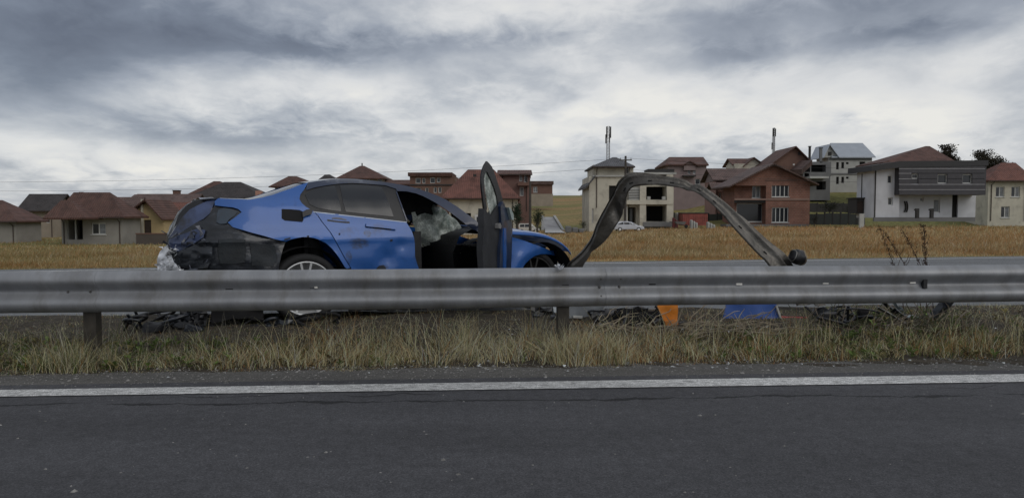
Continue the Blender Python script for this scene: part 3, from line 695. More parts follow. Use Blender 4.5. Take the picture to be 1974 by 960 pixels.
PADM = mat('burst_airbag', (.30, .32, .29), .8, .2, 6, .3, 9)
P = []
for i in range(13):
    a = i/12*math.pi
    P.append([(1.45+.16*math.cos(a)*math.sin(b)+.02*mn.noise((i, b*2, 0)), .95+.30*math.cos(b), .74+.12*math.sin(a)*math.sin(b)-.06+.03*mn.noise((i*.7, b*3, 5))) for b in np.linspace(0.01, math.pi-.01, 13)])
obj('airbag', MB().grid(P), PADM, car, True)
obj('a_pillar_base', MB().box(1.92, 2.14, .06, .18, .2, .84), BLACKP, car)
obj('b_pillar', MB().bar((1.155, .10, .2), (1.15, .12, .86), .10, .08), BLACKP, car)
# glass crumbs stuck to the opening's trim
mb = MB()
for k in range(26):
    px = random.choice([random.gauss(890, 14), random.gauss(940, 8)]); py = random.uniform(470, 512) if px > 915 else random.gauss(481, 8)
    u, z = loc_px(px, py, .16); s = random.uniform(.003, .010)
    mb.add([(u, .16, z), (u+s*2, .155, z+s*.3), (u+s, .15, z+s)], [(0, 1, 2)])
obj('glass_crumbs', mb, mat('crumb_glass', (.5, .52, .5), .3, .2), car, kind='stuff')
# engine bay and boot cores, floor pan
obj('engine_bay', MB().box(2.10, 2.86, .34, WIDE-.34, .2, .66), LINER, car)
obj('boot_box', MB().box(-.80, .02, .34, WIDE-.34, .2, .84), LINER, car)
obj('floor_pan', MB().box(-.78, 2.85, .40, WIDE-.40, .13, .19), LINER, car)
for (cu, nm) in ((0, 'wheel_liner'), (2.64, 'wheel_liner')):
    for s in (0, 1):
        P = [[(u, (WIDE-w if s else w), z) for w in (.045, .34)] for u, z in arc_uz(cu, .30, .425, -12, 192, 18)]
        obj(nm, MB().grid(P), LINER, car)
# front wing and the sprung bonnet
fw = [(940,446),(965,451),(990,458),(1008,463),(1026,469.5),(1044,476),(1062,483),(1078,488.5),(1091,492.5),(1089,499),(1084,502),(1078,498),(1070,493.5),(1062,491),(1052,489.5),(1042,490),(1032,493),(1023,498.5),(1014,507),(1009,514)]
uzf = [loc_px(x, y) for x, y in fw]; lo = uzf[-1]
uzf += [(lo[0]-.03, lo[1]-.12), (lo[0]-.05, .2), (2.12, .2), (2.12, .5)]
sheet('front_wing', uzf, BLUE, lambda u, z: wside(u, z)+.004*mn.noise((u*5, z*5, 0)))
sheet('front_wing', uzf, BLUE, wside, mirror=True)
hood_t = [(940,442),(965,443.5),(990,445.5),(1010,446.5),(1026,448),(1042,450.5),(1055,454),(1068,459.5),(1080,467),(1089,475),(1095,484)]
hl = []
for (x, y) in hood_t:
    u, z = loc_px(x, y, .20); hl.append((u, z))
P = []
for i, (u, z) in enumerate(hl):
    row = [(u-.005, .13, z-.040), (u, .14, z-.018), (u, .18, z-.003)]
    for k in range(1, 12): s = k/12; row.append((u+.05*math.sin(math.pi*s), .20+(WIDE-.40)*s, z+.035*math.sin(math.pi*s)+.012*mn.noise((u*5, s*6, 0))))
    row += [(u, WIDE-.18, z-.003), (u, WIDE-.14, z-.03)]; P.append(row)
bn = obj('bonnet', MB().grid(P), BLUE, car, True); sm = bn.modifiers.new('s', 'SOLIDIFY'); sm.thickness = .01
nose = [(u, z) for u, z in uzf if u > 2.6 and z > .3]
P = []
for w in np.linspace(.2, WIDE-.2, 15):
    P.append([(2.90+.05*mn.noise((w*4, 1, 0)), w, .62), (2.94+.06*mn.noise((w*5, 2, 0)), w, .50), (2.92+.07*mn.noise((w*5, 3, 0)), w, .36), (2.86, w, .20)])
obj('crushed_front', MB().grid(P), DARKM, car, False)
# wheels
def wheel(u, w, z=.324, far=False, ry=0, ALLOY=ALLOY):
    s = -1 if far else 1
    t = empty('wheel', (u, w, z)); t.parent = car; t.rotation_euler = (0, ry, 0)
    r = .262; Rr = .334
    prof = [(r-.004, .03), (r+.006, .012), (r+.02, .004), (Rr-.03, .002), (Rr-.008, .016), (Rr, .04), (Rr, .18), (Rr-.02, .215), (r, .22)]
    o = obj('tyre', MB().lathe([(a, b*s) for a, b in prof], 48), RUB, t, True)
    o = obj('rim', MB().lathe([(r+.001, .012*s), (r, .006*s), (r-.012, .008*s), (r-.018, .024*s), (r-.022, .16*s), (.05, .17*s)], 48), ALLOY, t, True)
    mb = MB()
    for k in range(10):
        q = k*2*math.pi/5/1 if False else (k//2)*2*math.pi/5+(.14 if k % 2 else -.14)+.32
        q2 = (k//2)*2*math.pi/5+(.20 if k % 2 else -.20)+.32
        mb.bar((.05*math.cos(q), .030*s, .05*math.sin(q)), ((r-.014)*math.cos(q2), .014*s, (r-.014)*math.sin(q2)), .020, .020, up=(0, 1, 0))
    obj('spokes', mb, ALLOY, t)
    obj('hub', MB().lathe([(0, .020*s), (.04, .020*s), (.07, .028*s), (.07, .06*s)], 20), ALLOY, t, True)
    obj('brake_disc', MB().lathe([(0, .10*s), (.17, .10*s), (.17, .125*s)], 32), mat('brake_steel', (.03, .028, .026), .5, .2, 8, metal=.7), t, True)
wheel(0, .022); wheel(2.60, .16, .29, ALLOY=mat('dark_arch_rim', (.03, .03, .03), .6, .3, 8)); wheel(0, WIDE-.03, far=True); wheel(2.60, WIDE-.1, far=True)  # near front rim: darkness of the wheel arch put into its colour
# smashed tail
panel('boot_lid', [(424,382.5),(409,385),(396,389),(381,396),(366,404),(353,417),(343,431),(333,447),(325,458),(333,456),(349,448),(364,438),(378,429),(392,422),(404,412),(410,399),(413,391)], BLUE_D, .03, .03, crumple=.012)
panel('boot_edge', [(343,416),(351,405),(361,395),(374,388),(388,384),(404,382),(421,380.5),(424,382.5),(409,385),(396,389),(381,396),(366,404),(353,417),(343,431),(335,440)], BLACKP, .045, .05)
panel('torn_quarter', [(414,396),(430,398),(449,400),(459,403),(466,409),(452,420),(439,429),(449,438),(466,443),(487,449),(510,455),(530,461),(551,466),(545,480),(541,496),(538,512),(536,560),(536,592),(420,600),(330,598),(322,560),(320,520),(330,505),(326,480),(324,459),(349,448),(378,429),(404,412)], DARKM, .03, .02, crumple=.016, sp=.03, cs=4)
panel('tail_lamp', [(421,404),(432,401),(447,403),(458,408),(452,416),(442,423),(436,431),(424,432),(417,428),(418,414)], mat('dark_lamp_lens', (.010, .022, .038), .3, .4, 10, coat=.5), .012, .03, crumple=.006)
panel('inner_panel', [(422,462),(446,460),(473,462),(475,480),(472,506),(448,509),(424,508),(420,484)], SLATEM, .0, .03)
panel('inner_panel', [(482,468),(530,474),(533,500),(528,514),(486,512)], SLATEM, .012, .02, crumple=.01)
panel('bumper_skin', [(326,462),(344,454),(362,448),(382,440),(396,444),(392,458),(376,468),(358,478),(344,486),(334,480),(324,474)], BLUE_D, .0, .02, crumple=.022, sp=.025, cs=8)
panel('bumper_skin', [(330,490),(350,482),(372,474),(398,462),(410,470),(408,500),(400,516),(372,520),(350,516),(336,506)], DARKM, -.03, .02, crumple=.028, sp=.025, cs=8)
panel('crash_beam', [(303,500),(308,486),(315,478),(323,472),(326,482),(322,492),(336,494),(342,502),(350,508),(347,517),(356,522),(350,536),(330,545),(308,548),(304,525)], SILVM, -.02, .02, crumple=.035, sp=.022, cs=9)
mb = MB()
for k in range(34):
    px, py = random.uniform(326, 410), random.uniform(440, 520)
    u, z = loc_px(px, py); w = wside(u, z)-random.uniform(.0, .06); a = Vector((u, w, z)); d = Vector((random.gauss(0, 1), random.gauss(0, .5), random.gauss(.3, 1))).normalized()*random.uniform(.03, .11)
    mb.add([a, a+d, a+d+Vector((random.gauss(0, .02), random.gauss(0, .02), random.gauss(0, .02))), a+Vector((random.gauss(0, .015), 0, random.gauss(0, .015)))], [(0, 1, 2, 3)])
obj('torn_strips', mb, mat('torn_edges', (.045, .05, .065), .35, .8, 30, metal=.4), car, kind='stuff')
mb = MB()
for k in range(44):
    px, py = random.gauss(324, 11), random.uniform(474, 522)
    u, z = loc_px(px, py); a = Vector((u, wside(u, z)-random.uniform(.0, .08), z)); d = Vector((random.gauss(0, 1), random.gauss(0, .6), random.gauss(0, 1))).normalized()*random.uniform(.02, .07)
    mb.add([a, a+d, a+d*.6+Vector((random.gauss(0, .02), random.gauss(0, .02), random.gauss(0, .02)))], [(0, 1, 2)])
obj('shredded_foil', mb, SILVM, car, kind='stuff')
# ragged black sheets added to stand for shadow and debris under the car
bot = [(-.85+2.75*i/60, .035+.05*abs(mn.noise((i*.37, 3, 1)))+.05*max(0, mn.noise((i*.11, 7, 1)))) for i in range(61)]
for nm_, lo_, hi_ in (('under_shade_rear', -.85, -.37), ('under_shade_side', .40, 1.90)):
    b_ = [p for p in bot if lo_ <= p[0] <= hi_]; sheet(nm_, [(b_[-1][0], .30), (b_[0][0], .30)]+b_, LINER, lambda u, z: .10+.03*mn.noise((u*5, z*6, 2)), .02, sm=False)
# rear face closing the body
P = []
edge = [(400,386),(372,392),(352,410),(338,436),(328,456),(330,476),(326,500),(326,530),(330,570)]
for i, (x, y) in enumerate(edge):
    u, z = loc_px(x, y); row = []
    for k in range(15): s = k/14; w = wside(u, z)+.05+(WIDE-.25-wside(u, z)*2)*s; row.append((u+.03-.03*math.sin(math.pi*s)+(.035*mn.noise((z*8, s*9, 4))), w, z+.03*mn.noise((s*7, z*5, 8))))
    P.append(row)
obj('rear_face', MB().grid(P), DARKM, car, False)
panel('fuel_hatch', [(543,403),(560,403.5),(577,405),(584,408),(585,424),(583,428),(566,426.5),(549,425),(543,421)], LINER, -.004, .006)
panel('fuel_flap', [(583,409),(592,404),(600,403),(603,407),(600,413),(590,416),(584,419)], BLACKP, -.03, .02)
strap(548, 462, 560, 459, -.004, .004, DIRT, car, 'scuff', wpx=3); strap(592, 455.5, 596, 455.5, -.004, .004, DIRT, car, 'scuff', wpx=3)
# open front door
H = A0+UD*2.17+WD*.03; H = Vector((at(988, 470, H.y).x, H.y, 0)); RR = Vector((at(931, 470, 7.2).x, 7.2, 0))
DD = (RR-H).normalized(); DN = Vector((-DD.y, DD.x, 0)); DN = DN if DN.dot(Vector((0, 0, 0))-H) > 0 else -DN
fd = empty('front_door', car.matrix_world.inverted() @ H if False else ((H-A0).dot(UD), (H-A0).dot(WD), -ZG), math.atan2(DD.y, DD.x)-YAW); fd.parent = car
fd['label'] = 'open front passenger door bent upward, black framed with crazed window'
def door_pt(px, py, off=0):
    r = ray(px, py); O = Vector((0, 0, CH)); t = ((H+DN*off-O).dot(DN))/r.dot(DN); P = O+r*t-H; return P.dot(DD), P.z+0
sg = DN.dot(Vector((-DD.y, DD.x, 0)))
def dpanel(name, pxs, m, off, th, crump=0, sp=.05, sm=True):
    uz = [door_pt(x, y, off) for x, y in pxs]; sd = random.random()*9
    wf = lambda u, z: -1*(sg*(off+crump*mn.noise((u*5, z*5, sd))+.05*math.sin(max(0, min(1, u))*math.pi)*.6))
    v, f = fill(uz, sp); n = len(v)
    P1 = [(p.x, sg*(off+crump*mn.noise((p.x*5, p.y*5, sd))), p.y) for p in v]; P2 = [(x, y-sg*th, z) for x, y, z in P1]
    fs = []; cnt = {}
    for t in f:
        t = tuple(t); fs += [t, tuple(i+n for i in t[::-1])]
        for i in range(3): cnt[(t[i], t[(i+1) % 3])] = 1
    for a, b in list(cnt):
        if (b, a) not in cnt: fs.append((b, a, a+n, b+n))
    mb = MB(); mb.add(P1+P2, fs); o = obj(name, mb, m, fd); recalc(o)
    if sm: smooth_angle(o, 40)
    return o
fr_o = [(939,311),(934,319),(930,330),(928,342),(928.5,358),(930,373),(932,390),(933.5,404),(932,420),(931.5,436)]
fr_r = [(988,446),(987,430),(984,416),(979,403),(972,394),(970,386),(964,366),(960,354),(956,342),(952,330),(948,321),(943,315)]
gl_p = [(936,333),(938,331),(942,338),(945,347),(951,362),(956,379),(957,396),(952,408),(947,418),(943,406),(939,389),(936,372),(934.5,355)]
dpanel('inner_frame', [(939,311),(934,319),(930,330),(928,342),(928.5,358),(930,373),(932,390),(933.5,404),(938,408),(939,400),(936,385),(933.5,365),(933,345),(936,331),(940,332),(946,345),(953,362),(958,379),(960,396),(966,398),(970,389),(964,366),(960,354),(956,342),(952,330),(948,321),(943,315)], BLACKP, .0, .016)
dpanel('window_glass', gl_p, SHATTER, -.012, .006, .01, .03, False)
dpanel('inner_trim', [(933.5,402),(932,420),(931.5,436),(931,470),(931,515),(932,575),(968,583),(966,515),(966,470),(968,440),(966,410),(960,396),(952,408),(947,418),(940,408)], mat('door_dark', (.013, .014, .017), .6, .4, 8, .2, 20), .01, .06, .015)
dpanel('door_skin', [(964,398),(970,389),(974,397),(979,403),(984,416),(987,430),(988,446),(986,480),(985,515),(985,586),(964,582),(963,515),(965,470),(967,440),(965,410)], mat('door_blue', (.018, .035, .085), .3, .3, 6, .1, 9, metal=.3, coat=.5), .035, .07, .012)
dpanel('pull_handle', [(961,432),(965,430),(967,436),(966,441),(961,440)], mat('handle_grey', (.2, .2, .2), .4, .1), .05, .04)
dpanel('mirror_base', [(981,400),(985,402),(990,414),(991,424),(987,424),(984,412)], mat('mirror_glass', (.32, .40, .40), .2, .2), .06, .04)
dpanel('skin_crease', [(972,440),(976,440),(976,580),(971,580)], BLUE, .05, .03)

# ------------------------------------------------------------------ the rail torn loose and bent into an arch
outer = [(1084,560),(1090,520),(1095,507),(1112,492),(1131,472),(1141,453),(1148,434),(1158,415),(1169,396),(1178,378),(1186,363),(1193,352),(1202,344),(1211,338.5),(1222,336),(1240,337),(1257,339),(1278,343),(1298,347),(1316,352),(1333,358),(1346,364),(1359,371),(1378,384),(1397,399),(1416,412),(1435,426),(1454,444),(1473,462),(1492,477),(1511,492),(1525,512),(1560,560),(1590,590)]
inner = [(1112,565),(1118,530),(1125,510),(1131,500),(1140,486),(1154,476),(1166,466),(1177,453),(1186,439),(1195,424),(1203,409),(1208,392),(1211,378),(1214,371),(1219,365),(1226,362),(1240,360),(1257,359),(1276,359.5),(1295,361.5),(1314,364),(1333,369),(1343,374),(1354,381),(1366,391),(1379,404),(1394,421),(1409,439),(1428,460),(1447,482),(1461,496),(1475,510),(1508,555),(1530,590)]
br = empty('bent_barrier', (at(1300, 600, 8.3).x, 8.3, 0), 0, label='torn loose crash barrier rail bent up into a high arch beyond the road rail', cat='crash barrier')
def chaikin_res(pts, n):
    P = [Vector(p) for p in pts]; L = [0]
    for a, b in zip(P, P[1:]): L.append(L[-1]+(b-a).length)
    out = []
    def cr(i, t):
        p0, p1, p2, p3 = P[max(i-1, 0)], P[i], P[i+1], P[min(i+2, len(P)-1)]
        return .5*((2*p1)+(p2-p0)*t+(2*p0-5*p1+4*p2-p3)*t*t+(3*p1-p0-3*p2+p3)*t**3)
    for k in range(n): 
        s = k/(n-1)*(len(P)-1.0001); i = int(s); out.append(cr(i, s-i))
    return out
N_ = 150; po, pi_ = chaikin_res(outer, N_), chaikin_res(inner, N_)
rows = []
for k in range(N_):
    s = k/(N_-1); pi_[k] = pi_[k]+(po[k]-pi_[k])*(.10 if s > .3 else .02)
    d0 = 8.55-.55*s; twist = .10 if s > .45 else .10-.22*(.45-s)/.45     # which edge leans away
    O_ = at(po[k].x, po[k].y, d0+twist); I_ = at(pi_[k].x, pi_[k].y, d0-twist*.4); rows.append((O_, I_, s))
P = []
for k, (O_, I_, s) in enumerate(rows):
    tan = (rows[min(k+1, N_-1)][0]+rows[min(k+1, N_-1)][1]-rows[max(k-1, 0)][0]-rows[max(k-1, 0)][1]).normalized()
    ax = (O_-I_); L_ = ax.length; nrm = tan.cross(ax).normalized()
    if nrm.y > 0: nrm = -nrm
    nrm = (nrm+Vector((0, 0, .25))).normalized()
    depth = .060*(1-.65*max(0, 1-abs(s-.30)/.09)) * (.55 if s < .28 else 1)
    row = []
    rp_ = .84+(.50-.84)*min(1, max(0, (s-.26)/.16)); kink = .05*math.exp(-((s-.27)/.02)**2)+.03*math.exp(-((s-.62)/.012)**2)+.02*math.exp(-((s-.12)/.01)**2)
    for f2, y in ((0, .10), (.03, .28), (.07, .30), (rp_*.5, .34), (rp_-.16, .42), (rp_-.07, .72), (rp_-.03, .96), (rp_, 1.0), (rp_+.03, .94), (rp_+.06, .5), (rp_+(1-rp_)*.35, .05), (rp_+(1-rp_)*.7, .0), (.97, .30), (1, .34)):
        row.append(I_+ax*f2+nrm*(y*.075)+nrm*(.006*mn.noise((s*22, f2*3, 0))-kink*(1-abs(f2-.5)))+ax*(.03*mn.noise((s*30, 1, 0)) if f2 in (0, 1) else 0))
    row2 = [p-nrm*.006 for p in row[::-1]]
    P.append([p-br.location for p in row+row2+[row[0]]])
for s_ in (.36, .42, .50, .57, .66, .73, .82, .90):
    k = int(s_*(N_-1)); c0 = P[k][3]; c1 = P[k+1][3]; t_ = (c1-c0).normalized(); n_ = (P[k][4]-P[k][2]).cross(t_).normalized(); n_ = n_ if n_.y < 0 else -n_
    obj('bolt_slot', MB().bar(c0-t_*.022+n_*.002, c0+t_*.022+n_*.002, .016, .008, up=n_), SLOT, br)
o = obj('bent_rail', MB().grid(P), mat('stripped_steel', (.085, .080, .072), .38, .3, 5, .4, 22, metal=.5, dirt=(.05, .042, .035), dscale=3, dthr=.56), br); recalc(o); smooth_angle(o, 50)
# its curled end fitting
c = at(1538, 496, 8.0)-br.location
def oval(name, prof, m):
    mb = MB().lathe(prof, 28, (0, 0, 0), 'x'); mb.v = [(x*.85+.10*z*z+.02*mn.noise((x*9, y*9, z*9)), y*.75, (z*.80+.022*mn.noise((x*14, y*12, z*12)))) for x, y, z in mb.v]
    o = obj(name, mb, m, br, True); o.location = c; o.rotation_euler = (0, R(10), R(24)); return o
oval('end_shell', [(0, -.088), (.05, -.098), (.075, -.094), (.092, -.075), (.099, -.045), (.102, 0), (.10, .04), (.094, .07), (.08, .092), (.055, .106), (.03, .112), (0, .114)], BLACKP)
oval('end_ring', [(.072, -.098), (.078, -.103), (.086, -.096), (.080, -.090)], ZINC_OLD)
oval('end_rim', [(.097, .052), (.104, .056), (.101, .066), (.094, .070)], mat('brown_rim', (.16, .13, .10), .4, .2))

# ------------------------------------------------------------------ buildings
def wallm(name, col, **k): return mat(name, col, .9, .12, .8, .15, 6, **k)
CREAM = wallm('cream_render', (.50, .47, .39), dirt=(.27, .25, .21), dscale=.6, dthr=.6); GREYW = wallm('grey_render', (.25, .235, .21)); YEL = wallm('yellow_render', (.42, .32, .17)); PINK = wallm('mauve_render', (.22, .17, .165))
WHITE = wallm('white_render', (.52, .53, .56)); BEIGE = wallm('beige_render', (.28, .24, .19)); CONC = wallm('raw_concrete', (.15, .15, .15)); LGREY = wallm('light_grey_render', (.38, .38, .36)); DKW = wallm('dark_wall', (.035, .033, .032)); BRN = wallm('brown_render', (.15, .085, .065))
def brick_mat():
    m = bpy.data.materials.new('brickwork'); m.use_nodes = True; nt = m.node_tree; N = nt.nodes; L = nt.links; b = N['Principled BSDF']; b.inputs['Roughness'].default_value = .9
    g = N.new('ShaderNodeTexCoord'); mp = N.new('ShaderNodeMapping'); mp.inputs['Rotation'].default_value = (R(90), 0, 0); L.new(g.outputs['Object'], mp.inputs[0])
    t = N.new('ShaderNodeTexBrick'); t.inputs['Scale'].default_value = 1.0; t.inputs['Brick Width'].default_value = .36; t.inputs['Row Height'].default_value = .22; t.inputs['Mortar Size'].default_value = .016
    t.inputs['Color1'].default_value = (.20, .085, .060, 1); t.inputs['Color2'].default_value = (.26, .115, .08, 1); t.inputs['Mortar'].default_value = (.22, .18, .15, 1); L.new(mp.outputs[0], t.inputs[0]); 
    n = N.new('ShaderNodeTexNoise'); n.inputs['Scale'].default_value = .7; n.inputs['Detail'].default_value = 5; L.new(g.outputs['Object'], n.inputs[0]); r = N.new('ShaderNodeValToRGB'); L.new(n.outputs[0], r.inputs[0]); r.color_ramp.elements[0].position = .3; r.color_ramp.elements[0].color = (.65, .65, .65, 1); r.color_ramp.elements[1].position = .7; r.color_ramp.elements[1].color = (1.1, 1.1, 1.1, 1)
    x = N.new('ShaderNodeMixRGB'); x.blend_type = 'MULTIPLY'; x.inputs[0].default_value = 1; L.new(t.outputs[0], x.inputs[1]); L.new(r.outputs[0], x.inputs[2]); L.new(x.outputs[0], b.inputs['Base Color']); return m
BRICK = brick_mat()
def tile_mat(name, col, row=.34):
    m = mat(name, col, .75, .22, 1.1, 0, dirt=tuple(c*.55 for c in col), dscale=.7, dthr=.58); nt = m.node_tree; N = nt.nodes; L = nt.links; b = N['Principled BSDF']
    g = N.new('ShaderNodeTexCoord'); w = N.new('ShaderNodeTexWave'); w.wave_type = 'BANDS'; w.bands_direction = 'Z'; w.wave_profile = 'SAW'; w.inputs['Scale'].default_value = 1.6; w.inputs['Distortion'].default_value = .3; L.new(g.outputs['Object'], w.inputs[0])
    w2 = N.new('ShaderNodeTexWave'); w2.wave_type = 'BANDS'; w2.bands_direction = 'X'; w2.inputs['Scale'].default_value = 1.3; L.new(g.outputs['Object'], w2.inputs[0])
    a = N.new('ShaderNodeMath'); a.operation = 'ADD'; L.new(w.outputs[1], a.inputs[0]); L.new(w2.outputs[1], a.inputs[1])
    bp = N.new('ShaderNodeBump'); bp.inputs['Strength'].default_value = .8; bp.inputs['Distance'].default_value = .08; L.new(a.outputs[0], bp.inputs['Height']); L.new(bp.outputs[0], b.inputs['Normal']); return m
T_BROWN = tile_mat('brown_tiles', (.105, .052, .040)); T_RED = tile_mat('red_tiles', (.165, .068, .050)); T_DARK = tile_mat('dark_tiles', (.045, .038, .037)); T_MAUVE = tile_mat('mauve_tiles', (.13, .085, .075)); T_RUST = tile_mat('rust_tiles', (.115, .058, .046)); T_GREY = tile_mat('grey_tiles', (.10, .10, .108)); T_METAL = mat('metal_roof', (.38, .41, .45), .4, .06, 1, metal=.4)
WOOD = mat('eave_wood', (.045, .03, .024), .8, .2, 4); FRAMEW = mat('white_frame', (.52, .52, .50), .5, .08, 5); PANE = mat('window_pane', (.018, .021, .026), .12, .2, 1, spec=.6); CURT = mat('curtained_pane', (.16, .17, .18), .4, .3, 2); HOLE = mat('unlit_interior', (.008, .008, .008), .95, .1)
class House:
    """Everything in metres in the house's own frame: x right, y away, z up; pixel rows only give sizes at its distance."""
    def __init__(s, name, label, x0, x1, ybase, d, cat='house', group='houses of the village behind the field', sink=1.5):
        s.d = d; s.k = d/F; e_ = abs((x0+x1)/2-CX); s.lf = .5 if e_ > 560 else (.65 if e_ > 350 else .9); c = at((x0+x1)/2, ybase, d); s.cx = (x0+x1)/2; s.o = c
        s.root = empty(name, c, 0, label=label, cat=cat, group=group); s.sink = sink
    def p(s, px, py, dy=0):
        q = at(px, py, s.d+dy)-s.o; return q.x, q.z
    def wall(s, x0, y0, x1, y1, m, holes=(), dy=0, ln=7, name='wall', depth=.22, deep=None):
        """a block of the house seen from x0..x1, its front facing the camera, with real openings"""
        ln *= s.lf
        a, z1 = s.p(x0, y0, dy); b, z0 = s.p(x1, y1, dy); z0 -= s.sink if y1 >= s.base_y-1 else 0
        H = []
        for h in holes:
            ha, hz1 = s.p(h[0], h[1], dy); hb, hz0 = s.p(h[2], h[3], dy); H.append((ha, hz0, hb, hz1, h[4] if len(h) > 4 else 'w'))
        xs = sorted({a, b, *[h[0] for h in H], *[h[2] for h in H]}); zs = sorted({z0, z1, *[h[1] for h in H], *[h[3] for h in H]})
        mb = MB(); Y = dy
        for i in range(len(xs)-1):
            for j in range(len(zs)-1):
                cx, cz = (xs[i]+xs[i+1])/2, (zs[j]+zs[j+1])/2
                if any(h[0] < cx < h[2] and h[1] < cz < h[3] for h in H): continue
                mb.add([(xs[i], Y, zs[j]), (xs[i+1], Y, zs[j]), (xs[i+1], Y, zs[j+1]), (xs[i], Y, zs[j+1])], [(0, 1, 2, 3)])
        mb.add([(a, Y, z0), (a, Y+ln, z0), (a, Y+ln, z1), (a, Y, z1)], [(0, 3, 2, 1)[::-1]]); mb.add([(b, Y, z0), (b, Y+ln, z0), (b, Y+ln, z1), (b, Y, z1)], [(0, 1, 2, 3)])
        mb.add([(a, Y+ln, z0), (b, Y+ln, z0), (b, Y+ln, z1), (a, Y+ln, z1)], [(3, 2, 1, 0)]); mb.add([(a, Y, z1), (b, Y, z1), (b, Y+ln, z1), (a, Y+ln, z1)], [(0, 1, 2, 3)])
        for h in H:
            dd = deep if (deep and h[4] in 'o') else depth
            c = [(h[0], h[1]), (h[2], h[1]), (h[2], h[3]), (h[0], h[3])]
            for i in range(4):
                q, r_ = c[i], c[(i+1) % 4]; mb.add([(q[0], Y, q[1]), (r_[0], Y, r_[1]), (r_[0], Y+dd, r_[1]), (q[0], Y+dd, q[1])], [(0, 1, 2, 3)])
        o = obj(name, mb, m, s.root)
        for h in H: s.window(h, Y, depth if not (deep and h[4] == 'o') else deep)
        return o
    def window(s, h, Y, dd):
        a, z0, b, z1, kind = h; e = .04
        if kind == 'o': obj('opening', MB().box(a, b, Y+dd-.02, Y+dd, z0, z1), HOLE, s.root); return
        if kind == 'd': o = obj('door', MB().box(a+.002, b-.002, Y+dd-.06, Y+dd, z0, z1-.002), WOOD, s.root); return
        fw = .09; fr = MB(); y0, y1 = Y+dd-.09, Y+dd-.02
        fr.box(a+.002, a+fw, y0, y1, z0+.002, z1-.002).box(b-fw, b-.002, y0, y1, z0+.002, z1-.002).box(a+fw, b-fw, y0, y1, z1-fw, z1-.002).box(a+fw, b-fw, y0, y1, z0+.002, z0+fw)
        n = {'w': 1, 'v': 2, 't': 3, 's': 0, 'c': 1}[kind]
        if (b-a) < 1.0: n = 0
        for i in range(n):
            x = a+(b-a)*(i+1)/(n+1); fr.box(x-fw/2, x+fw/2, y0, y1, z0+fw, z1-fw)
        f = obj('window', fr, FRAMEW, s.root)
        for i in range(n+1):
            q0 = a+(b-a)*i/(n+1)+fw*.6; q1 = a+(b-a)*(i+1)/(n+1)-fw*.6
            obj('pane', MB().box(q0, q1, Y+dd-.06, Y+dd-.045, z0+fw*.8, z1-fw*.8), CURT if kind == 'c' or (i == 1 and kind == 'w') else PANE, f)
        if b-a > 1.0: obj('sill', MB().box(a-.08, b+.08, Y-.10, Y+.001+dd*.3, z0-.07, z0-.003), FRAMEW, f)
    def roof(s, kind, x0, x1, ye, yt, m, ln=7, r0=None, r1=None, dy=0, over=.5, th=.18, ax=None, name='roof', yl=None, yr=None, wallm=None, wx=None):
        ln *= s.lf; a, ze = s.p(x0, ye, dy); b, _ = s.p(x1, ye, dy); _, zt = s.p(x0, yt, dy+(ln/2 if kind in ('hip', 'side') else 0)); Y0, Y1 = dy-over, dy+ln+over; ym = (Y0+Y1)/2
        mb = MB()
        if kind == 'hip':
            c = s.p(r0 if r0 is not None else (x0+x1)/2, yt, dy+ln/2)[0]; e = s.p(r1 if r1 is not None else (x0+x1)/2, yt, dy+ln/2)[0]; e = max(e, c+.05)
            v = [(a, Y0, ze), (b, Y0, ze), (b, Y1, ze), (a, Y1, ze), (c, ym, zt), (e, ym, zt)]; v += [(a, Y0, ze-th), (b, Y0, ze-th), (b, Y1, ze-th), (a, Y1, ze-th)]
            mb.add(v, [(0, 1, 5, 4), (1, 2, 5), (2, 3, 4, 5), (3, 0, 4), (6, 7, 1, 0), (7, 8, 2, 1), (8, 9, 3, 2), (9, 6, 0, 3), (9, 8, 7, 6)])
        elif kind == 'side':      # ridge runs left-right
            v = [(a, Y0, ze), (b, Y0, ze), (b, Y1, ze), (a, Y1, ze), (a if r0 is None else s.p(r0, yt, dy+ln/2)[0], ym, zt), (b if r1 is None else s.p(r1, yt, dy+ln/2)[0], ym, zt)]; v += [(x, y, z-th) for x, y, z in v]
            mb.add(v, [(0, 1, 5, 4), (2, 3, 4, 5), (0, 6, 7, 1), (2, 8, 9, 3), (6, 10, 11, 7), (8, 11, 10, 9), (0, 4, 10, 6), (4, 3, 9, 10), (1, 7, 11, 5), (5, 11, 8, 2)])
            if wallm:
                i = over*.9; [obj('gable', MB().add([(e_, dy+.02, ze-th), (e_, dy+ln-.02, ze-th), (e_, ym, zt-th-.05), (e_+.05, dy+.02, ze-th), (e_+.05, dy+ln-.02, ze-th), (e_+.05, ym, zt-th-.05)], [(0, 2, 1), (3, 4, 5), (0, 3, 5, 2), (2, 5, 4, 1), (0, 1, 4, 3)]), wallm, s.root) for e_ in (a+i, b-i-.05)]
        elif kind == 'front':     # gable faces the camera
            c, _ = s.p(ax if ax is not None else (x0+x1)/2, yt, dy-over); _, zt = s.p(x0, yt, dy-over); zl = s.p(x0, yl or ye, dy-over)[1]; zr = s.p(x1, yr or ye, dy-over)[1]
            v = [(a, Y0, zl), (c, Y0, zt), (b, Y0, zr), (a, Y1, zl), (c, Y1, zt), (b, Y1, zr)]; v += [(x, y, z-th) for x, y, z in v]
            mb.add(v, [(0, 1, 4, 3), (1, 2, 5, 4), (6, 9, 10, 7), (7, 10, 11, 8), (0, 6, 7, 1), (1, 7, 8, 2), (3, 4, 10, 9), (4, 5, 11, 10), (0, 3, 9, 6), (2, 8, 11, 5)])
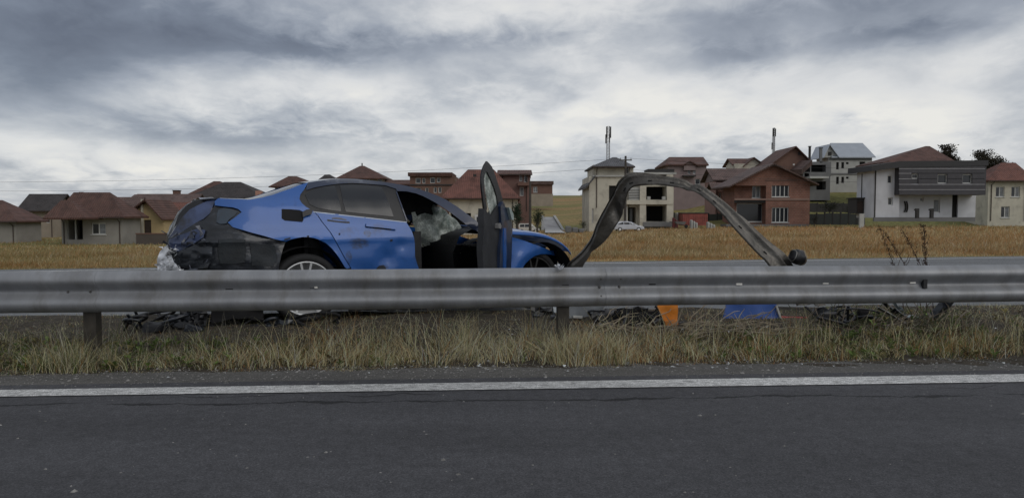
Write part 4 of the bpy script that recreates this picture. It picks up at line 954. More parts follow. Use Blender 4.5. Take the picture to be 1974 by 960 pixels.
            if wallm:
                w0, w1 = (s.p(wx[0], ye, dy)[0], s.p(wx[1], ye, dy)[0]) if wx else (a+over, b-over)
                zf = lambda x: (zl+(zt-zl)*(x-a)/(c-a) if x < c else zr+(zt-zr)*(b-x)/(b-c))-th-.02
                zb_ = min(zl, zr)-th-.6 if wx is None else s.p(0, wx[2], dy)[1]
                obj('gable', MB().add([(w0, dy+.003, zb_), (w1, dy+.003, zb_), (w1, dy+.003, zf(w1)), (c, dy+.003, zf(c)), (w0, dy+.003, zf(w0))]+[(w0, dy+ln, zb_), (w1, dy+ln, zb_), (w1, dy+ln, zf(w1)), (c, dy+ln, zf(c)), (w0, dy+ln, zf(w0))], [(0, 1, 2, 3, 4), (9, 8, 7, 6, 5), (0, 4, 9, 5), (1, 6, 7, 2), (0, 5, 6, 1)]), wallm, s.root)
        elif kind == 'flat':
            mb.box(a, b, Y0, Y1, ze, zt)
        o = obj(name, mb, m, s.root)
        if s.d < 112 and kind in ('hip', 'side') and name == 'roof' and b-a > 3:
            obj('gutter', MB().tube([(a, Y0-.06, ze-.12), (b, Y0-.06, ze-.12)], .075, 6), WOOD, o)
            for x_ in (a+over+.15, b-over-.15): obj('downpipe', MB().tube([(x_, Y0-.06, ze-.12), (x_, dy-.09, ze-.55), (x_, dy-.09, ze-min(5, s.k*200))], .05, 6), WOOD, o)
        return o
    def blk(s, name, x0, y0, x1, y1, m, dy=-.3, th=.3, parent=None, **k):
        a, z1 = s.p(x0, y0, dy); b, z0 = s.p(x1, y1, dy); return obj(name, MB().box(a, b, dy, dy+th, z0, z1), m, parent or s.root, **k)
    def chimney(s, x0, x1, y0, y1, m=None, dy=3):
        a, z1 = s.p(x0, y0, dy); b, z0 = s.p(x1, y1, dy); w = (b-a); o = obj('chimney', MB().box(a, b, dy, dy+w, z0, z1), m or BRN, s.root)
        obj('chimney_cap', MB().box(a-.08, b+.08, dy-.08, dy+w+.08, z1, z1+.1), DKW, o)
def H(name, label, x0, x1, yb, d, **k):
    h = House(name, label, x0, x1, yb, d, **k); h.base_y = yb; return h
# --- far left
h = H('house', 'low brown hip roofed bungalow with one white window at the left end', 127, 247, 466, 80)
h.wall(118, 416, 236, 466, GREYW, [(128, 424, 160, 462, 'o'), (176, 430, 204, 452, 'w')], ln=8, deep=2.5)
h.roof('hip', 108, 246, 418, 371, T_BROWN, 8, 142, 212, over=.7); h.chimney(154, 158, 372, 392)
for x in (128, 144): h.blk('porch_post', x, 424, x+3, 462, LGREY, .1, .2)
h.roof('hip', 88, 168, 420, 386, T_BROWN, 5, 118, 136, dy=-3, over=.5, name='porch_roof')
h = H('house', 'yellow gabled house with a dark door beside the brown bungalow', 215, 320, 464, 86)
h.wall(244, 420, 316, 464, YEL, [(277, 424, 292, 456, 'd')], ln=9)
h.roof('front', 238, 320, 422, 384, T_BROWN, 9, dy=0, over=1.0, ax=278, wallm=YEL, wx=(250, 310, 421))
h.roof('side', 200, 262, 420, 380, T_MAUVE, 9, dy=1.5, over=.6, wallm=BEIGE); h.blk('light_column', 271, 384, 276, 462, CREAM, -.3, .3)
h.wall(232, 420, 262, 462, BEIGE, [], dy=.8, ln=6)
f = H('garden_wall', 'low dark stone wall in front of the yellow house', 262, 345, 468, 80, cat='wall', group='low walls and fences by the houses'); f.wall(262, 451, 345, 468, wallm('dark_stone', (.085, .07, .06)), ln=.4); f.blk('coping', 261, 449.5, 346, 451.5, BRN, -.05, .5)
h = H('house', 'long mauve brown roofed house behind the yellow gabled house', 255, 375, 450, 108)
h.wall(262, 392, 372, 440, BEIGE, [(300, 398, 310, 408, 'w')], ln=8); h.roof('side', 250, 378, 394, 374, T_MAUVE, 9, over=.6, wallm=BEIGE); h.chimney(333, 344, 368, 377); h.roof('side', 250, 312, 384, 375, T_MAUVE, 6, dy=7, over=.4)
h = H('house', 'house with a bright reddish roof just left of the wreck', 305, 372, 452, 96)
h.wall(318, 414, 368, 456, DKW, [(326, 424, 338, 438, 'w')], ln=8); h.roof('side', 308, 376, 417, 390, T_RED, 8, r0=330, over=.6, wallm=DKW)
h = H('house', 'dark hip roofed house just above the boot of the wreck', 368, 510, 430, 118)
h.wall(378, 378, 500, 440, BEIGE, [(420, 388, 432, 402, 'w')], ln=10); h.roof('hip', 362, 510, 381, 351, T_DARK, 11, 432, 464, over=.8)
h.blk('dormer', 492, 368, 503, 382, wallm('pink_render', (.40, .22, .17)), -2.6, .8)
h = H('house', 'reddish brown hip roofed house behind the dark hip roofed house', 368, 455, 415, 135)
h.wall(378, 372, 446, 430, BEIGE, ln=9); h.roof('hip', 366, 470, 374, 349.5, T_RUST, 9, 412, 424, over=.8)
h = H('house', 'beige house with low brown hip roof above the rear pillar of the wreck', 520, 610, 400, 140)
h.wall(530, 358, 608, 410, BEIGE, [(545, 362, 552, 370, 's'), (580, 364, 590, 372, 's')], ln=9); h.roof('hip', 520, 614, 360, 340, T_BROWN, 9, 556, 572, over=.8); h.chimney(538, 541, 350, 358)
h = H('house', 'small dark roofed house half hidden between two bigger hip roofs', 608, 655, 400, 150)
h.wall(616, 352, 652, 400, BEIGE, ln=8); h.roof('hip', 608, 658, 352, 337, T_DARK, 8, 626, 636, over=.6)
h = H('house', 'brown pyramid roofed house with a finial above the roof of the wreck', 650, 745, 400, 130)
h.wall(664, 341, 741, 410, BEIGE, [(700, 344, 712, 356, 'w'), (728, 344, 737, 354, 's')], ln=9); h.roof('hip', 649, 745, 344, 320, T_BROWN, 9, 694, 702, over=.8)
a = h.p(698, 318, 4.5); obj('finial', MB().tube([(a[0], 4.5, a[1]-1), (a[0], 4.5, a[1]+.3)], .12, 6), DKW, h.root)
h = H('house', 'low flat brown roofed house right of the pyramid roofed house', 738, 800, 400, 128)
h.wall(745, 354, 805, 410, BRN, ln=9); h.roof('side', 738, 806, 356, 347, T_BROWN, 8, over=.5, wallm=BRN)
h = H('apartment_house', 'brown flat roofed two storey block with rows of white windows', 785, 880, 410, 118)
h.wall(790, 340, 878, 420, BRN, [(801, 343.5, 811, 354, 'w'), (814, 343.5, 820, 354, 's'), (829, 342.5, 839, 353.5, 'w'), (842, 343, 849, 352, 's'), (820, 362, 826, 372, 's'), (836, 361, 842, 372, 's'), (845, 361, 851, 372, 's'), (800, 362, 812, 372, 'w')], ln=9)
h.roof('flat', 787, 872, 340, 333, T_RUST, 9, over=.5); h.blk('floor_band', 790, 355.5, 878, 358, DKW, -.12, .12)
h = H('house', 'large house with broad red tiled roof and cream walls behind the open door', 855, 1000, 440, 92)
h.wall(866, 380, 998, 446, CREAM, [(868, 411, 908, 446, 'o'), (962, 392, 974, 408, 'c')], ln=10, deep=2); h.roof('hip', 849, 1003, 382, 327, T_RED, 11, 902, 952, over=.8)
h.blk('skylight', 912, 336, 918, 341, DKW, 2.4, .5); h.blk('white_arch', 915, 414, 936, 440, FRAMEW, -.5, .3); h.blk('arch_glass', 919, 418, 932, 437, PANE, -.56, .05); h.blk('string_course', 866, 382.5, 998, 385, DKW, -.15, .15)
h = H('house', 'tall brown house with balcony at the right end of the red roof', 962, 1028, 430, 100)
h.wall(966, 334, 1022, 430, wallm('red_brown_render', (.17, .10, .085)), [(1001, 337, 1007, 350, 'c'), (1010, 338, 1017, 352, 's'), (1002, 361, 1010, 378, 'c'), (980, 392, 990, 404, 's')], ln=9); h.roof('side', 958, 1026, 336, 328, T_RUST, 9, over=.6, wallm=BRN)
h.blk('balcony', 998, 352, 1021, 358, BRN, -1.2, 1.2)
h = H('house', 'small flat brown cottage alone on the green hillside', 1022, 1067, 376, 190)
h.wall(1024, 356, 1065, 374, BRN, [(1028, 360, 1036, 371, 'c')], ln=9); h.roof('flat', 1021, 1067, 356, 349.5, T_MAUVE, 9, over=.6); 
f = H('stone_terrace', 'pale stony terrace wall under the small hillside cottage', 1020, 1075, 384, 186, cat='wall', group='low walls and fences by the houses'); f.wall(1018, 374, 1066, 386, BEIGE, ln=2, name='terrace_face')
# --- centre: the cream house
h = H('house', 'tall cream house with open loggias and dark openings behind the arch', 1130, 1305, 437, 90)
HO = [(1174, 358, 1190, 392, 'o'), (1141, 402, 1144, 430, 's')]
h.wall(1136, 340, 1210, 437, CREAM, HO, ln=10)
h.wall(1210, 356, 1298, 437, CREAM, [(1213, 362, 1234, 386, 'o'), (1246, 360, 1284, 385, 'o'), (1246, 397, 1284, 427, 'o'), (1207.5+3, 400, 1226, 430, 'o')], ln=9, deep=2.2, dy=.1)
h.wall(1144, 318, 1221, 344, CREAM, [(1204, 322, 1212, 336, 's')], ln=8, dy=.4); h.roof('hip', 1140, 1223, 321, 303.5, T_GREY, 9, 1181, 1188, over=.5)
a0, z0 = h.p(1129, 360, 0); a1, z1 = h.p(1147, 338, 0)
obj('side_roof', MB().add([(a0, -.5, z0), (a1, -.5, z1), (a1, 10, z1), (a0, 10, z0), (a0, -.5, z0-.25), (a1, -.5, z1-.25), (a1, 10, z1-.25), (a0, 10, z0-.25)], [(0, 1, 2, 3), (7, 6, 5, 4), (0, 4, 5, 1), (1, 5, 6, 2), (2, 6, 7, 3), (3, 7, 4, 0)]), T_GREY, h.root)
h.blk('cornice', 1143, 338, 1222, 341, LGREY, -.25, .3); h.roof('flat', 1220, 1302, 337, 333, LGREY, 9, over=.6, dy=.1, name='flat_roof'); h.blk('parapet', 1250, 326, 1300, 333, DKW, 3, 3)
h.blk('attic_recess', 1224, 337, 1298, 356, DKW, 1.6, 6)
for x in (1234, 1286): h.blk('column', x, 337, x+11, 437, CREAM, -1.2, .7)
h.blk('floor_slab', 1208, 386, 1298, 394, CREAM, -1.3, 1.25); h.blk('plinth', 1240, 428, 1298, 437, CONC, -1.3, 1.2)
h.blk('balustrade', 1212, 362, 1234, 386, LGREY, -.9, .1)
for y in (366, 371, 376, 381): h.blk('rail', 1212, y, 1234, y+1.2, CONC, -.97, .06)
for x in (1248, 1277): h.blk('planter', x, 379, x+6, 385, LGREY, -1.2, .4)
h.blk('door_frame', 1206, 399, 1209, 432, FRAMEW, -.6, .2); h.blk('inner_door', 1214, 402, 1219, 430, CURT, 1.0, .1)
h = H('house', 'mauve grey house with reddish hip roof and small arched dormer', 1284, 1364, 400, 125)
h.wall(1288, 314, 1361, 400, PINK, [(1326, 323, 1331, 336, 'c'), (1336, 323, 1341, 336, 'c'), (1296, 345, 1306, 356, 's'), (1340, 345, 1350, 356, 's')], ln=9); h.roof('hip', 1281, 1365, 318, 303, T_RUST, 9, 1290, 1356, over=.5)
h.roof('front', 1314, 1346, 319, 310, T_RUST, 4, dy=-.5, over=.4, wallm=PINK, name='dormer_roof'); h.blk('balcony', 1318, 338, 1342, 340.5, DKW, -1.2, 1.2)
h = H('house', 'small dark grey house wedged right of the mauve house', 1360, 1392, 400, 140)
h.wall(1362, 338, 1388, 400, PINK, ln=7); h.roof('hip', 1358, 1394, 340, 333, T_DARK, 7, 1368, 1384, over=.4)
h = H('house', 'cream gabled attic house above the long mauve roof', 1408, 1475, 400, 130)
h.wall(1416, 316, 1468, 400, CREAM, ln=8); h.roof('front', 1432, 1476, 320, 303, T_RUST, 8, over=.6, wallm=CREAM); h.roof('side', 1410, 1450, 318, 306, T_RUST, 8, dy=1, over=.5, wallm=CREAM)
h = H('house', 'wide house with mauve roof and pink walls left of the brick gable', 1370, 1475, 432, 104)
h.wall(1380, 346, 1470, 432, wallm('dusty_pink_render', (.26, .15, .125)), [(1398, 368, 1401, 392, 's'), (1386, 372, 1390, 388, 's')], ln=9); h.roof('side', 1372, 1480, 347, 325, T_MAUVE, 9, over=.6, wallm=PINK)
h.roof('side', 1370, 1420, 363, 352, T_MAUVE, 3, dy=-2.5, over=.3, name='porch_roof')
h = H('house', 'big rust brown gable rising behind the red brick house', 1462, 1580, 420, 122)
h.wall(1476, 330, 1572, 420, BRN, [], ln=12); h.roof('front', 1462, 1582, 332, 281.5, T_RUST, 12, ax=1535, over=.8, wallm=BRN, wx=(1474, 1572, 332)); h.chimney(1560, 1563, 283, 310, DKW, dy=2); h.blk('attic_window', 1539, 293, 1544, 299, DKW, -.1, .2); h.blk('lamp', 1529, 316, 1532, 319, FRAMEW, -1.2, .2)
h = H('house', 'two storey red brick house with gable and three part white windows', 1405, 1572, 436, 92)
h.wall(1477, 352, 1560, 436, BRICK, [(1488, 351.5, 1521, 380, 't'), (1488, 400, 1520, 429, 't')], ln=10); h.wall(1416, 358, 1477, 436, BRICK, [(1450, 353+5.5, 1466, 382, 'w'), (1420, 392, 1470, 428, 's')], dy=1.3, ln=8)
h.roof('front', 1402, 1573, 358, 314.5, T_MAUVE, 10, ax=1493, over=1.0, yl=358.5, yr=355, wallm=BRICK, wx=(1418, 1560, 358)); h.blk('string_course', 1416, 383, 1560, 386, wallm('pale_band', (.24, .16, .13)), -.12, .1)
h.blk('bay_beam', 1420, 386, 1477, 391, DKW, .2, 1.0); h.blk('brick_band', 1477, 346, 1536, 349, BRN, -.08, .06); h.blk('terrace_slab', 1400, 433, 1560, 437, CONC, -2.5, 2.5)
h = H('unfinished_house', 'unfinished concrete house with stepped balconies between brown gable and pale house', 1542, 1602, 366, 118, cat='house')
h.wall(1548, 332, 1600, 368, CONC, [(1551, 318+16, 1560, 342, 'o'), (1574, 350, 1592, 366, 'o')], ln=8, deep=1.5); h.wall(1562, 312, 1602, 340, CONC, [(1564, 318, 1592, 332, 'o')], ln=8, dy=1, deep=1.5); h.blk('balcony', 1562, 340, 1598, 344, LGREY, -2, 2); h.blk('balcony_rail', 1562, 332, 1596, 336, CONC, -2, .15)
a0, z0 = h.p(1546, 324, -1); a1, z1 = h.p(1566, 306, -1); obj('leaning_roof', MB().add([(a0, -1, z0-.2), (a1, -1, z1-.2), (a1, 5, z1), (a0, 5, z0), (a0, -1, z0-1.0), (a1, -1, z1-1.0), (a1, 5, z1-.9), (a0, 5, z0-.9)], [(0, 1, 2, 3), (7, 6, 5, 4), (0, 4, 5, 1), (1, 5, 6, 2), (2, 6, 7, 3), (3, 7, 4, 0)]), T_MAUVE, h.root)
h.chimney(1581, 1585, 286, 314, CONC, dy=1)
h = H('house', 'pale unfinished house with light grey metal roof on the right hill', 1585, 1686, 362, 128)
W1 = [(1612, 313, 1617, 327, 'o'), (1622, 313, 1627, 325, 'o'), (1631, 313, 1636, 317, 'o'), (1612, 341, 1617, 355, 'o'), (1622, 341, 1627, 353, 'o'), (1631, 341, 1636, 345, 'o'), (1657, 312, 1668, 319, 'o')]
h.wall(1597, 303, 1680, 362, LGREY, W1, ln=10); h.roof('side', 1600, 1685, 303, 276, T_METAL, 10, r0=1601, r1=1663, over=.6)
h.roof('front', 1586, 1616, 303, 278, T_METAL, 10, ax=1600, over=.5, wallm=LGREY, wx=(1589, 1611, 304), dy=-.3, th=.15); h.blk('oval_window', 1597, 293, 1603, 300, DKW, -.4, .1); h.blk('ring_beam', 1596, 304, 1681, 309, CONC, -.15, .14); h.blk('floor_beam', 1596, 334, 1681, 337, CONC, -.12, .11)
# --- right: the modern white house
h = H('modern_house', 'modern white house with black flat roof and dark slatted upper storey', 1645, 1846, 425, 78)
h.wall(1685, 324, 1733, 420, WHITE, [(1711, 338, 1720, 354, 's'), (1712, 381, 1721, 396, 's')], ln=7.6)
h.wall(1733, 372, 1880, 422, WHITE, [(1774, 381, 1780, 389, 's'), (1836, 376, 1846, 420, 'o'), (1800, 384, 1812, 410, 'c')], dy=1.4, ln=6)
h.wall(1733, 314, 1900, 376, mat('anthracite_cladding', (.035, .034, .040), .5, .1, 2), [(1758, 335, 1770, 345, 's'), (1808, 336, 1826, 354, 's'), (1856, 336, 1874, 354, 's')], dy=-.8, ln=6, name='upper_storey')
BOARD = mat('cladding_board', (.040, .038, .045), .5, .15, 3); GAPM = mat('pale_joint_strip', (.34, .34, .36), .5, .1, 3)
ys = [314.5, 325, 334.2, 344.8, 355.4, 365.5, 376]
for i, (y0, y1) in enumerate(zip(ys, ys[1:])):
    segs = [(1733.5, 1757.5), (1770.5, 1807.5), (1826.5, 1855.5), (1874.5, 1899)] if i in (2, 3) else [(1733.5, 1899)]
    for x0, x1 in segs: h.blk('cladding_board', x0, y0+1.0, x1, y1-.4, BOARD, -.88, .075)
    if 0 < i: h.blk('joint_strip', 1733, y0-.4, 1757 if i in (2, 3) else 1899, y0+.8, GAPM, -.86, .058)
a, z1 = h.p(1680, 322, -.9); b, z2 = h.p(1733, 314, -.9); c_, z3 = h.p(1905, 312, -.9); Lq = 4.5
pr = [(a, z1+.15), (a, z1-.45), (b, z2-.50), (c_, z3-.4), (c_, z3+.15), (b, z2+.15)]
obj('roof_slab', MB().add([(x, -.95, z) for x, z in pr]+[(x, Lq, z) for x, z in pr], [(0, 1, 2, 5), (5, 2, 3, 4), (0, 5, 11, 6), (5, 4, 10, 11), (1, 7, 8, 2), (2, 8, 9, 3), (0, 6, 7, 1), (3, 9, 10, 4)]), mat('black_fascia', (.018, .018, .02), .5, .2), h.root)
for x in (1686,):
    q, zz0 = h.p(x, 420, -.15); _, zz1 = h.p(x, 328, -.15); obj('drainpipe', MB().tube([(q, -.15, zz0), (q, -.15, zz1)], .07, 8), DKW, h.root)
q0, zt = h.p(1650, 332, -.5); q1, zb2 = h.p(1650, 382, -.5)
q0, zt = h.p(1664, 336, 3); _, zb2 = h.p(1664, 410, 3); obj('drainpipe', MB().tube([(h.p(1685, 400)[0]-.10, 2.6, zb2), (h.p(1685, 400)[0]-.10, 2.6, zt)], .07, 8), DKW, h.root); h.blk('plinth', 1685, 419, 1880, 427, CONC, -.25, .25)
for k, sx in enumerate((-1, 1)):
    pts = []
    for i in range(9):
        t = i/8*math.pi; x, z = h.p(1748+sx*(4.2-2.4*math.sin(t)) if sx < 0 else 1748+(-.2+2.2*math.sin(t)), 388+21*i/8, 1.3); pts.append((x, 1.32, z))
    obj('wall_ornament', MB().tube(pts, .07, 6), DKW, h.root)
for x in (1767, 1795): h.blk('gate_post', x, 402, x+5, 421, DKW, -1.6, .3); h.blk('post_cap', x-2, 403, x+3, 406, DKW, -1.62, .3)
h = H('house', 'rust brown hip roof rising behind the modern white house', 1700, 1835, 360, 110)
h.wall(1715, 312, 1825, 380, BRN, ln=14); h.roof('hip', 1696, 1840, 314, 282, T_RUST, 14, 1784, 1792, over=.8)
# --- walls and fences between houses
def fence(label, x0, x1, y0, y1, d, m, pan=True, cat='fence', posts=6):
    f = H('fence', label, x0, x1, y1, d, cat=cat, group='low walls and fences by the houses'); n = posts
    for i in range(n):
        xa = x0+(x1-x0)*i/n; xb = x0+(x1-x0)*(i+1)/n; jy = random.uniform(-1, 1)
        a, z1 = f.p(xa+.6, y0+jy); b, z0 = f.p(xb-.6, y1); obj('panel', MB().box(a, b, 0, .12, z0-.8, z1), m, f.root); obj('fence_post', MB().box(a-.15, a-.02, -.05, .17, z0-.8, z1+.15), DKW, f.root)
    return f
fence('dark upper fence along the slope beside the brick house', 1560, 1660, 392, 410, 104, DKW)
fence('dark lower fence along the slope beside the brick house', 1560, 1668, 412, 431, 94, wallm('dark_green_panel', (.032, .036, .034)), posts=7)
fence('grey fence running right from below the brick house', 1300, 1400, 412, 436, 100, wallm('dull_green_mesh', (.07, .075, .068)), posts=6)
f = H('garage', 'small dark garage box at the left corner of the modern white house', 1650, 1666, 425, 80, cat='garage', group=None); f.wall(1651, 382, 1666, 412, DKW, [(1653, 388, 1664, 410, 'd')], ln=4); f.roof('flat', 1649, 1668, 383, 381, DKW, 4, over=.2)
h = H('pillar', 'short pale gate pillar below the small dark garage box', 1658, 1667, 430, 77, cat='pillar', group=None); h.wall(1658, 412, 1666, 431, LGREY, ln=.5)
# houses further along the village to either side
for (lab, x0, x1, yb, yw, ye, yt, d, rm, wm, kind, wins) in [
    ('orange tiled bungalow at the far left end of the village', -60, 40, 470, 424, 426, 386, 84, T_RUST, GREYW, 'hip', [(-20, 434, -2, 452, 'w')]),
    ('beige house with dark side gable roof left of the brown bungalow', 36, 112, 468, 404, 406, 374, 98, T_DARK, BEIGE, 'side', [(60, 416, 74, 432, 'w'), (88, 416, 96, 430, 's')]),
    ('pale house with red hip roof at the far right end of the village', 1898, 1990, 432, 346, 348, 314, 92, T_RED, CREAM, 'hip', [(1920, 360, 1936, 380, 'w'), (1950, 360, 1966, 380, 'w'), (1930, 398, 1946, 420, 'w')])]:
    h = H('house', lab, x0, x1, yb, d); h.wall(x0+8, yw, x1-8, yb, wm, wins, ln=9); h.roof(kind, x0, x1, ye, yt, rm, 9, (x0*.65+x1*.35) if kind == 'hip' else None, (x0*.35+x1*.65) if kind == 'hip' else None, over=.7, wallm=wm)
# driveway between the white car and the cream house
a = [at(1046, 447, 86), at(1084, 447, 86), at(1074, 420, 112), at(1052, 420, 112)]
P = [[(a[0].x+(a[3].x-a[0].x)*t+((a[1].x+(a[2].x-a[1].x)*t)-(a[0].x+(a[3].x-a[0].x)*t))*k/4, 80+34*t, T((a[0].x+a[1].x)/2, 80+34*t)+.25) for k in range(5)] for t in np.linspace(0, 1, 18)]
mbp = MB(); mbp.grid(P)
obj('driveway', mbp, mat('pale_concrete', (.42, .42, .42), .8, .15, 1.5), kind='structure')
f = H('concrete_ramp', 'light grey concrete ramp rising behind the white car', 1046, 1086, 448, 100, cat='ramp', group=None)
q = [f.p(*c) for c in ((1046, 447), (1086, 447), (1076, 419), (1051, 419))]
obj('ramp_slab', MB().add([(q[0][0], 0, q[0][1]), (q[1][0], 0, q[1][1]), (q[2][0], 9, q[2][1]), (q[3][0], 9, q[3][1]), (q[0][0], 0, q[0][1]-.4), (q[1][0], 0, q[1][1]-.4), (q[2][0], 9, q[2][1]-.4), (q[3][0], 9, q[3][1]-.4)], [(0, 1, 2, 3), (7, 6, 5, 4), (0, 4, 5, 1), (1, 5, 6, 2), (2, 6, 7, 3), (3, 7, 4, 0)]), mat('ramp_concrete', (.36, .36, .365), .8, .2, .8), f.root)
for s_ in (0, 1):
    e0, e1 = (q[0], q[3]) if s_ == 0 else (q[1], q[2]); obj('ramp_kerb', MB().bar((e0[0], .0, e0[1]+.1), (e1[0], 9, e1[1]+.1), .35, .3), LGREY, f.root)

# ------------------------------------------------------------------ parked cars in the village
def small_car(label, px0, px1, yb, d, col, kind='hatch'):
    c = at((px0+px1)/2, yb, d); w = (px1-px0)*d/F; t = empty('parked_car', c, 0, label=label, cat='car', group='cars parked by the houses'); k = w/4.2
    pr = {'hatch': [(-2.1,.35),(-2.08,.75),(-1.98,.98),(-1.80,1.02),(-1.0,1.02),(.75,.98),(1.2,.92),(1.85,.78),(2.05,.62),(2.1,.35)]}['hatch']
    ca = {'hatch': [(-1.92,1.0),(-1.65,1.38),(-1.2,1.47),(-.2,1.47),(.35,1.36),(1.15,.94)], 'van': [(-2.0,1.0),(-1.9,1.62),(-1.6,1.72),(.2,1.72),(.7,1.6),(1.3,.94)]}[kind]
    def ext(p, w0, w1, name, m, par=t, y0=-.85, y1=.85):
        n = len(p); mb = MB(); mb.add([(x*k, y0+(w0 if z < 1.1 else w1), z*k) for x, z in p]+[(x*k, y1-(w0 if z < 1.1 else w1), z*k) for x, z in p], [tuple(range(n))[::-1], tuple(range(n, 2*n))]+[(i, (i+1) % n, (i+1) % n+n, i+n) for i in range(n)])
        o = obj(name, mb, m, par); recalc(o); return o
    m = mat('paint_'+'_'.join(label.split()[:2]), col, .35, .06, 2, coat=.6)
    b = ext(pr, 0, 0, 'body', m); bevel(b, .08*k, 2); ext(ca, 0.03, .16, 'cabin', m, b); bevel(b.children[0], .05, 2)
    g = [(x*.86-.05, 1.0+(z-1.0)*.82) if z > 1.05 else (x*.90, 1.02) for x, z in ca]
    gm = MB(); x0, x1 = g[0][0], g[-1][0]
    for a_, b_ in ((.05, .33), (.36, .64), (.67, .93)):
        xa, xb = x0+(x1-x0)*a_, x0+(x1-x0)*b_
        def top(x):
            for (p, q), (r, s2) in zip(g, g[1:]):
                if p <= x <= r: return q+(s2-q)*(x-p)/(r-p)
            return 1.05
        obj('side_window', MB().add([(xa*k, -.84, 1.04*k), (xb*k, -.84, 1.04*k), (xb*k, -.72, top(xb)*k), (xa*k, -.72, top(xa)*k), (xa*k, -.80, 1.04*k), (xb*k, -.80, 1.04*k), (xb*k, -.68, top(xb)*k), (xa*k, -.68, top(xa)*k)], [(0, 1, 2, 3), (7, 6, 5, 4), (0, 4, 5, 1), (1, 5, 6, 2), (2, 6, 7, 3), (3, 7, 4, 0)]), GLASSD, b)
    for x in (-1.3, 1.28):
        for y in (-.87, .67):
            w_ = obj('wheel', MB().lathe([(0, .02), (.18*k, .015), (.20*k, 0), (.31*k, 0), (.33*k, .03), (.33*k, .2), (0, .2)], 20, (x*k, y, .33*k)), RUB, t, True)
            if y < 0: obj('hubcap', MB().lathe([(0, -.012), (.12*k, -.01), (.19*k, .012)], 14, (x*k, y, .33*k)), ALLOY, w_, True)
    obj('headlight', MB().box(1.88*k, 2.07*k, -.82, -.55, .62*k, .76*k), CURT, t); obj('tail_light', MB().box(-2.1*k, -1.93*k, -.86, -.6, .8*k, .98*k), mat('red_lens', (.3, .02, .02), .3, .1), t); obj('bumper', MB().box(-2.13*k, -1.9*k, -.8, .8, .35*k, .5*k), BLACKP, t)
    return t
small_car('silver hatchback parked in front of the cream house seen under the arch', 1182, 1240, 447, 82, (.48, .50, .54))
small_car('small white van parked beyond the bonnet of the wreck', 998, 1040, 448, 96, (.60, .59, .56), 'van')

# ------------------------------------------------------------------ poles, wires and masts
POLEM = mat('old_pole', (.06, .052, .045), .9, .3, 5)
def pole(px, yt, yb, d, label, arm=True):
    b = at(px, yb, d); t = at(px, yt, d); r = empty('utility_pole', b, 0, label=label, cat='utility pole', group='wooden poles carrying the wires'); h_ = t.z-b.z
    obj('shaft', MB().tube([(0, 0, -1.5), (0, 0, h_)], [.17, .12], 10), POLEM, r)
    if arm:
        obj('crossarm', MB().box(-.7, .7, -.2, -.1, h_-.55, h_-.42), POLEM, r)
        for x in (-.6, 0, .6): obj('insulator', MB().tube([(x, -.15, h_-.42), (x, -.15, h_-.22)], [.05, .035], 6), CURT, r)
    return Vector((b.x, b.y, t.z))
pa = pole(1022, 350, 433, 84, 'thin dark pole standing on the green slope right of the red roof', False)
pb = pole(1205, 301, 442, 86, 'tall dark pole rising in front of the cream house')
pc = pole(-330, 346, 470, 92, 'dark pole at the far left end of the wires'); pd = pole(2120, 322, 440, 86, 'dark pole at the far right end of the wires')
def wire(a, b, sag, off, label):
    pts = [a+(b-a)*t+Vector((0, 0, off-sag*4*t*(1-t))) for t in np.linspace(0, 1, 40)]
    obj('power_line', MB().tube(pts, .014, 5), mat('wire', (.03, .03, .03), .6, .1), label=label, cat='wire', group='wires strung above the village')
wire(pc, pb, 1.0, -.25, 'upper power line crossing the sky left of the cream house pole'); wire(pc, pb, 1.2, -1.2, 'lower power line crossing the sky left of the cream house pole')
wire(pb, pd, .6, -.25, 'upper power line crossing the sky right of the cream house pole'); wire(pb, pd, .9, -1.5, 'lower power line crossing the sky right of the cream house pole')
def mast(px, yt, yb, d, wpx, label, ant):
    b = at(px, yb, d); t = at(px, yt, d); h_ = t.z-b.z; w = wpx*d/F/2; r = empty('antenna_mast', b, R(12), label=label, cat='antenna mast', group='lattice masts on the ridge')
    th = .07*d/280; cs = [(-w, -w), (w, -w), (w, w), (-w, w)]; mm = mat('mast_steel', (.20, .20, .21), .5, .2, 1, metal=.5)
    for x, y in cs: obj('leg', MB().bar((x, y, 0), (x*.8, y*.8, h_), th*2.2), mm, r)
    n = int(h_/(2.2*w)); 
    for i in range(n):
        z0, z1 = h_*i/n, h_*(i+1)/n
        for j in range(4):
            if h_-z1 > h_*.75 and False: continue
            (x0, y0), (x1, y1) = cs[j], cs[(j+1) % 4]; mb = MB(); mb.bar((x0*.9, y0*.9, z0), (x1*.9, y1*.9, z1), th); mb.bar((x0*.9, y0*.9, z1), (x1*.9, y1*.9, z1), th)
            if j in (0, 1): obj('brace', mb, mm, r)
    for (x, y, z0, z1) in ant:
        obj('antenna_panel', MB().box(x*w-.17*d/280, x*w+.17*d/280, y*w-.2, y*w+.2, h_*z0, h_*z1), DKW, r)
mast(1172, 244, 330, 260, 5.2, 'tall lattice antenna mast behind the cream house', [(-1.5, -1, .74, .99), (1.5, -1, .74, .99), (-1.4, 1, .62, .82), (1.4, 1, .64, .82)])
mast(1490.5, 247, 330, 300, 3.6, 'slimmer lattice antenna mast behind the brown gable', [(-1.1, -1, .80, .98), (1.2, -1, .80, .98), (-1.1, 1, .5, .66)])

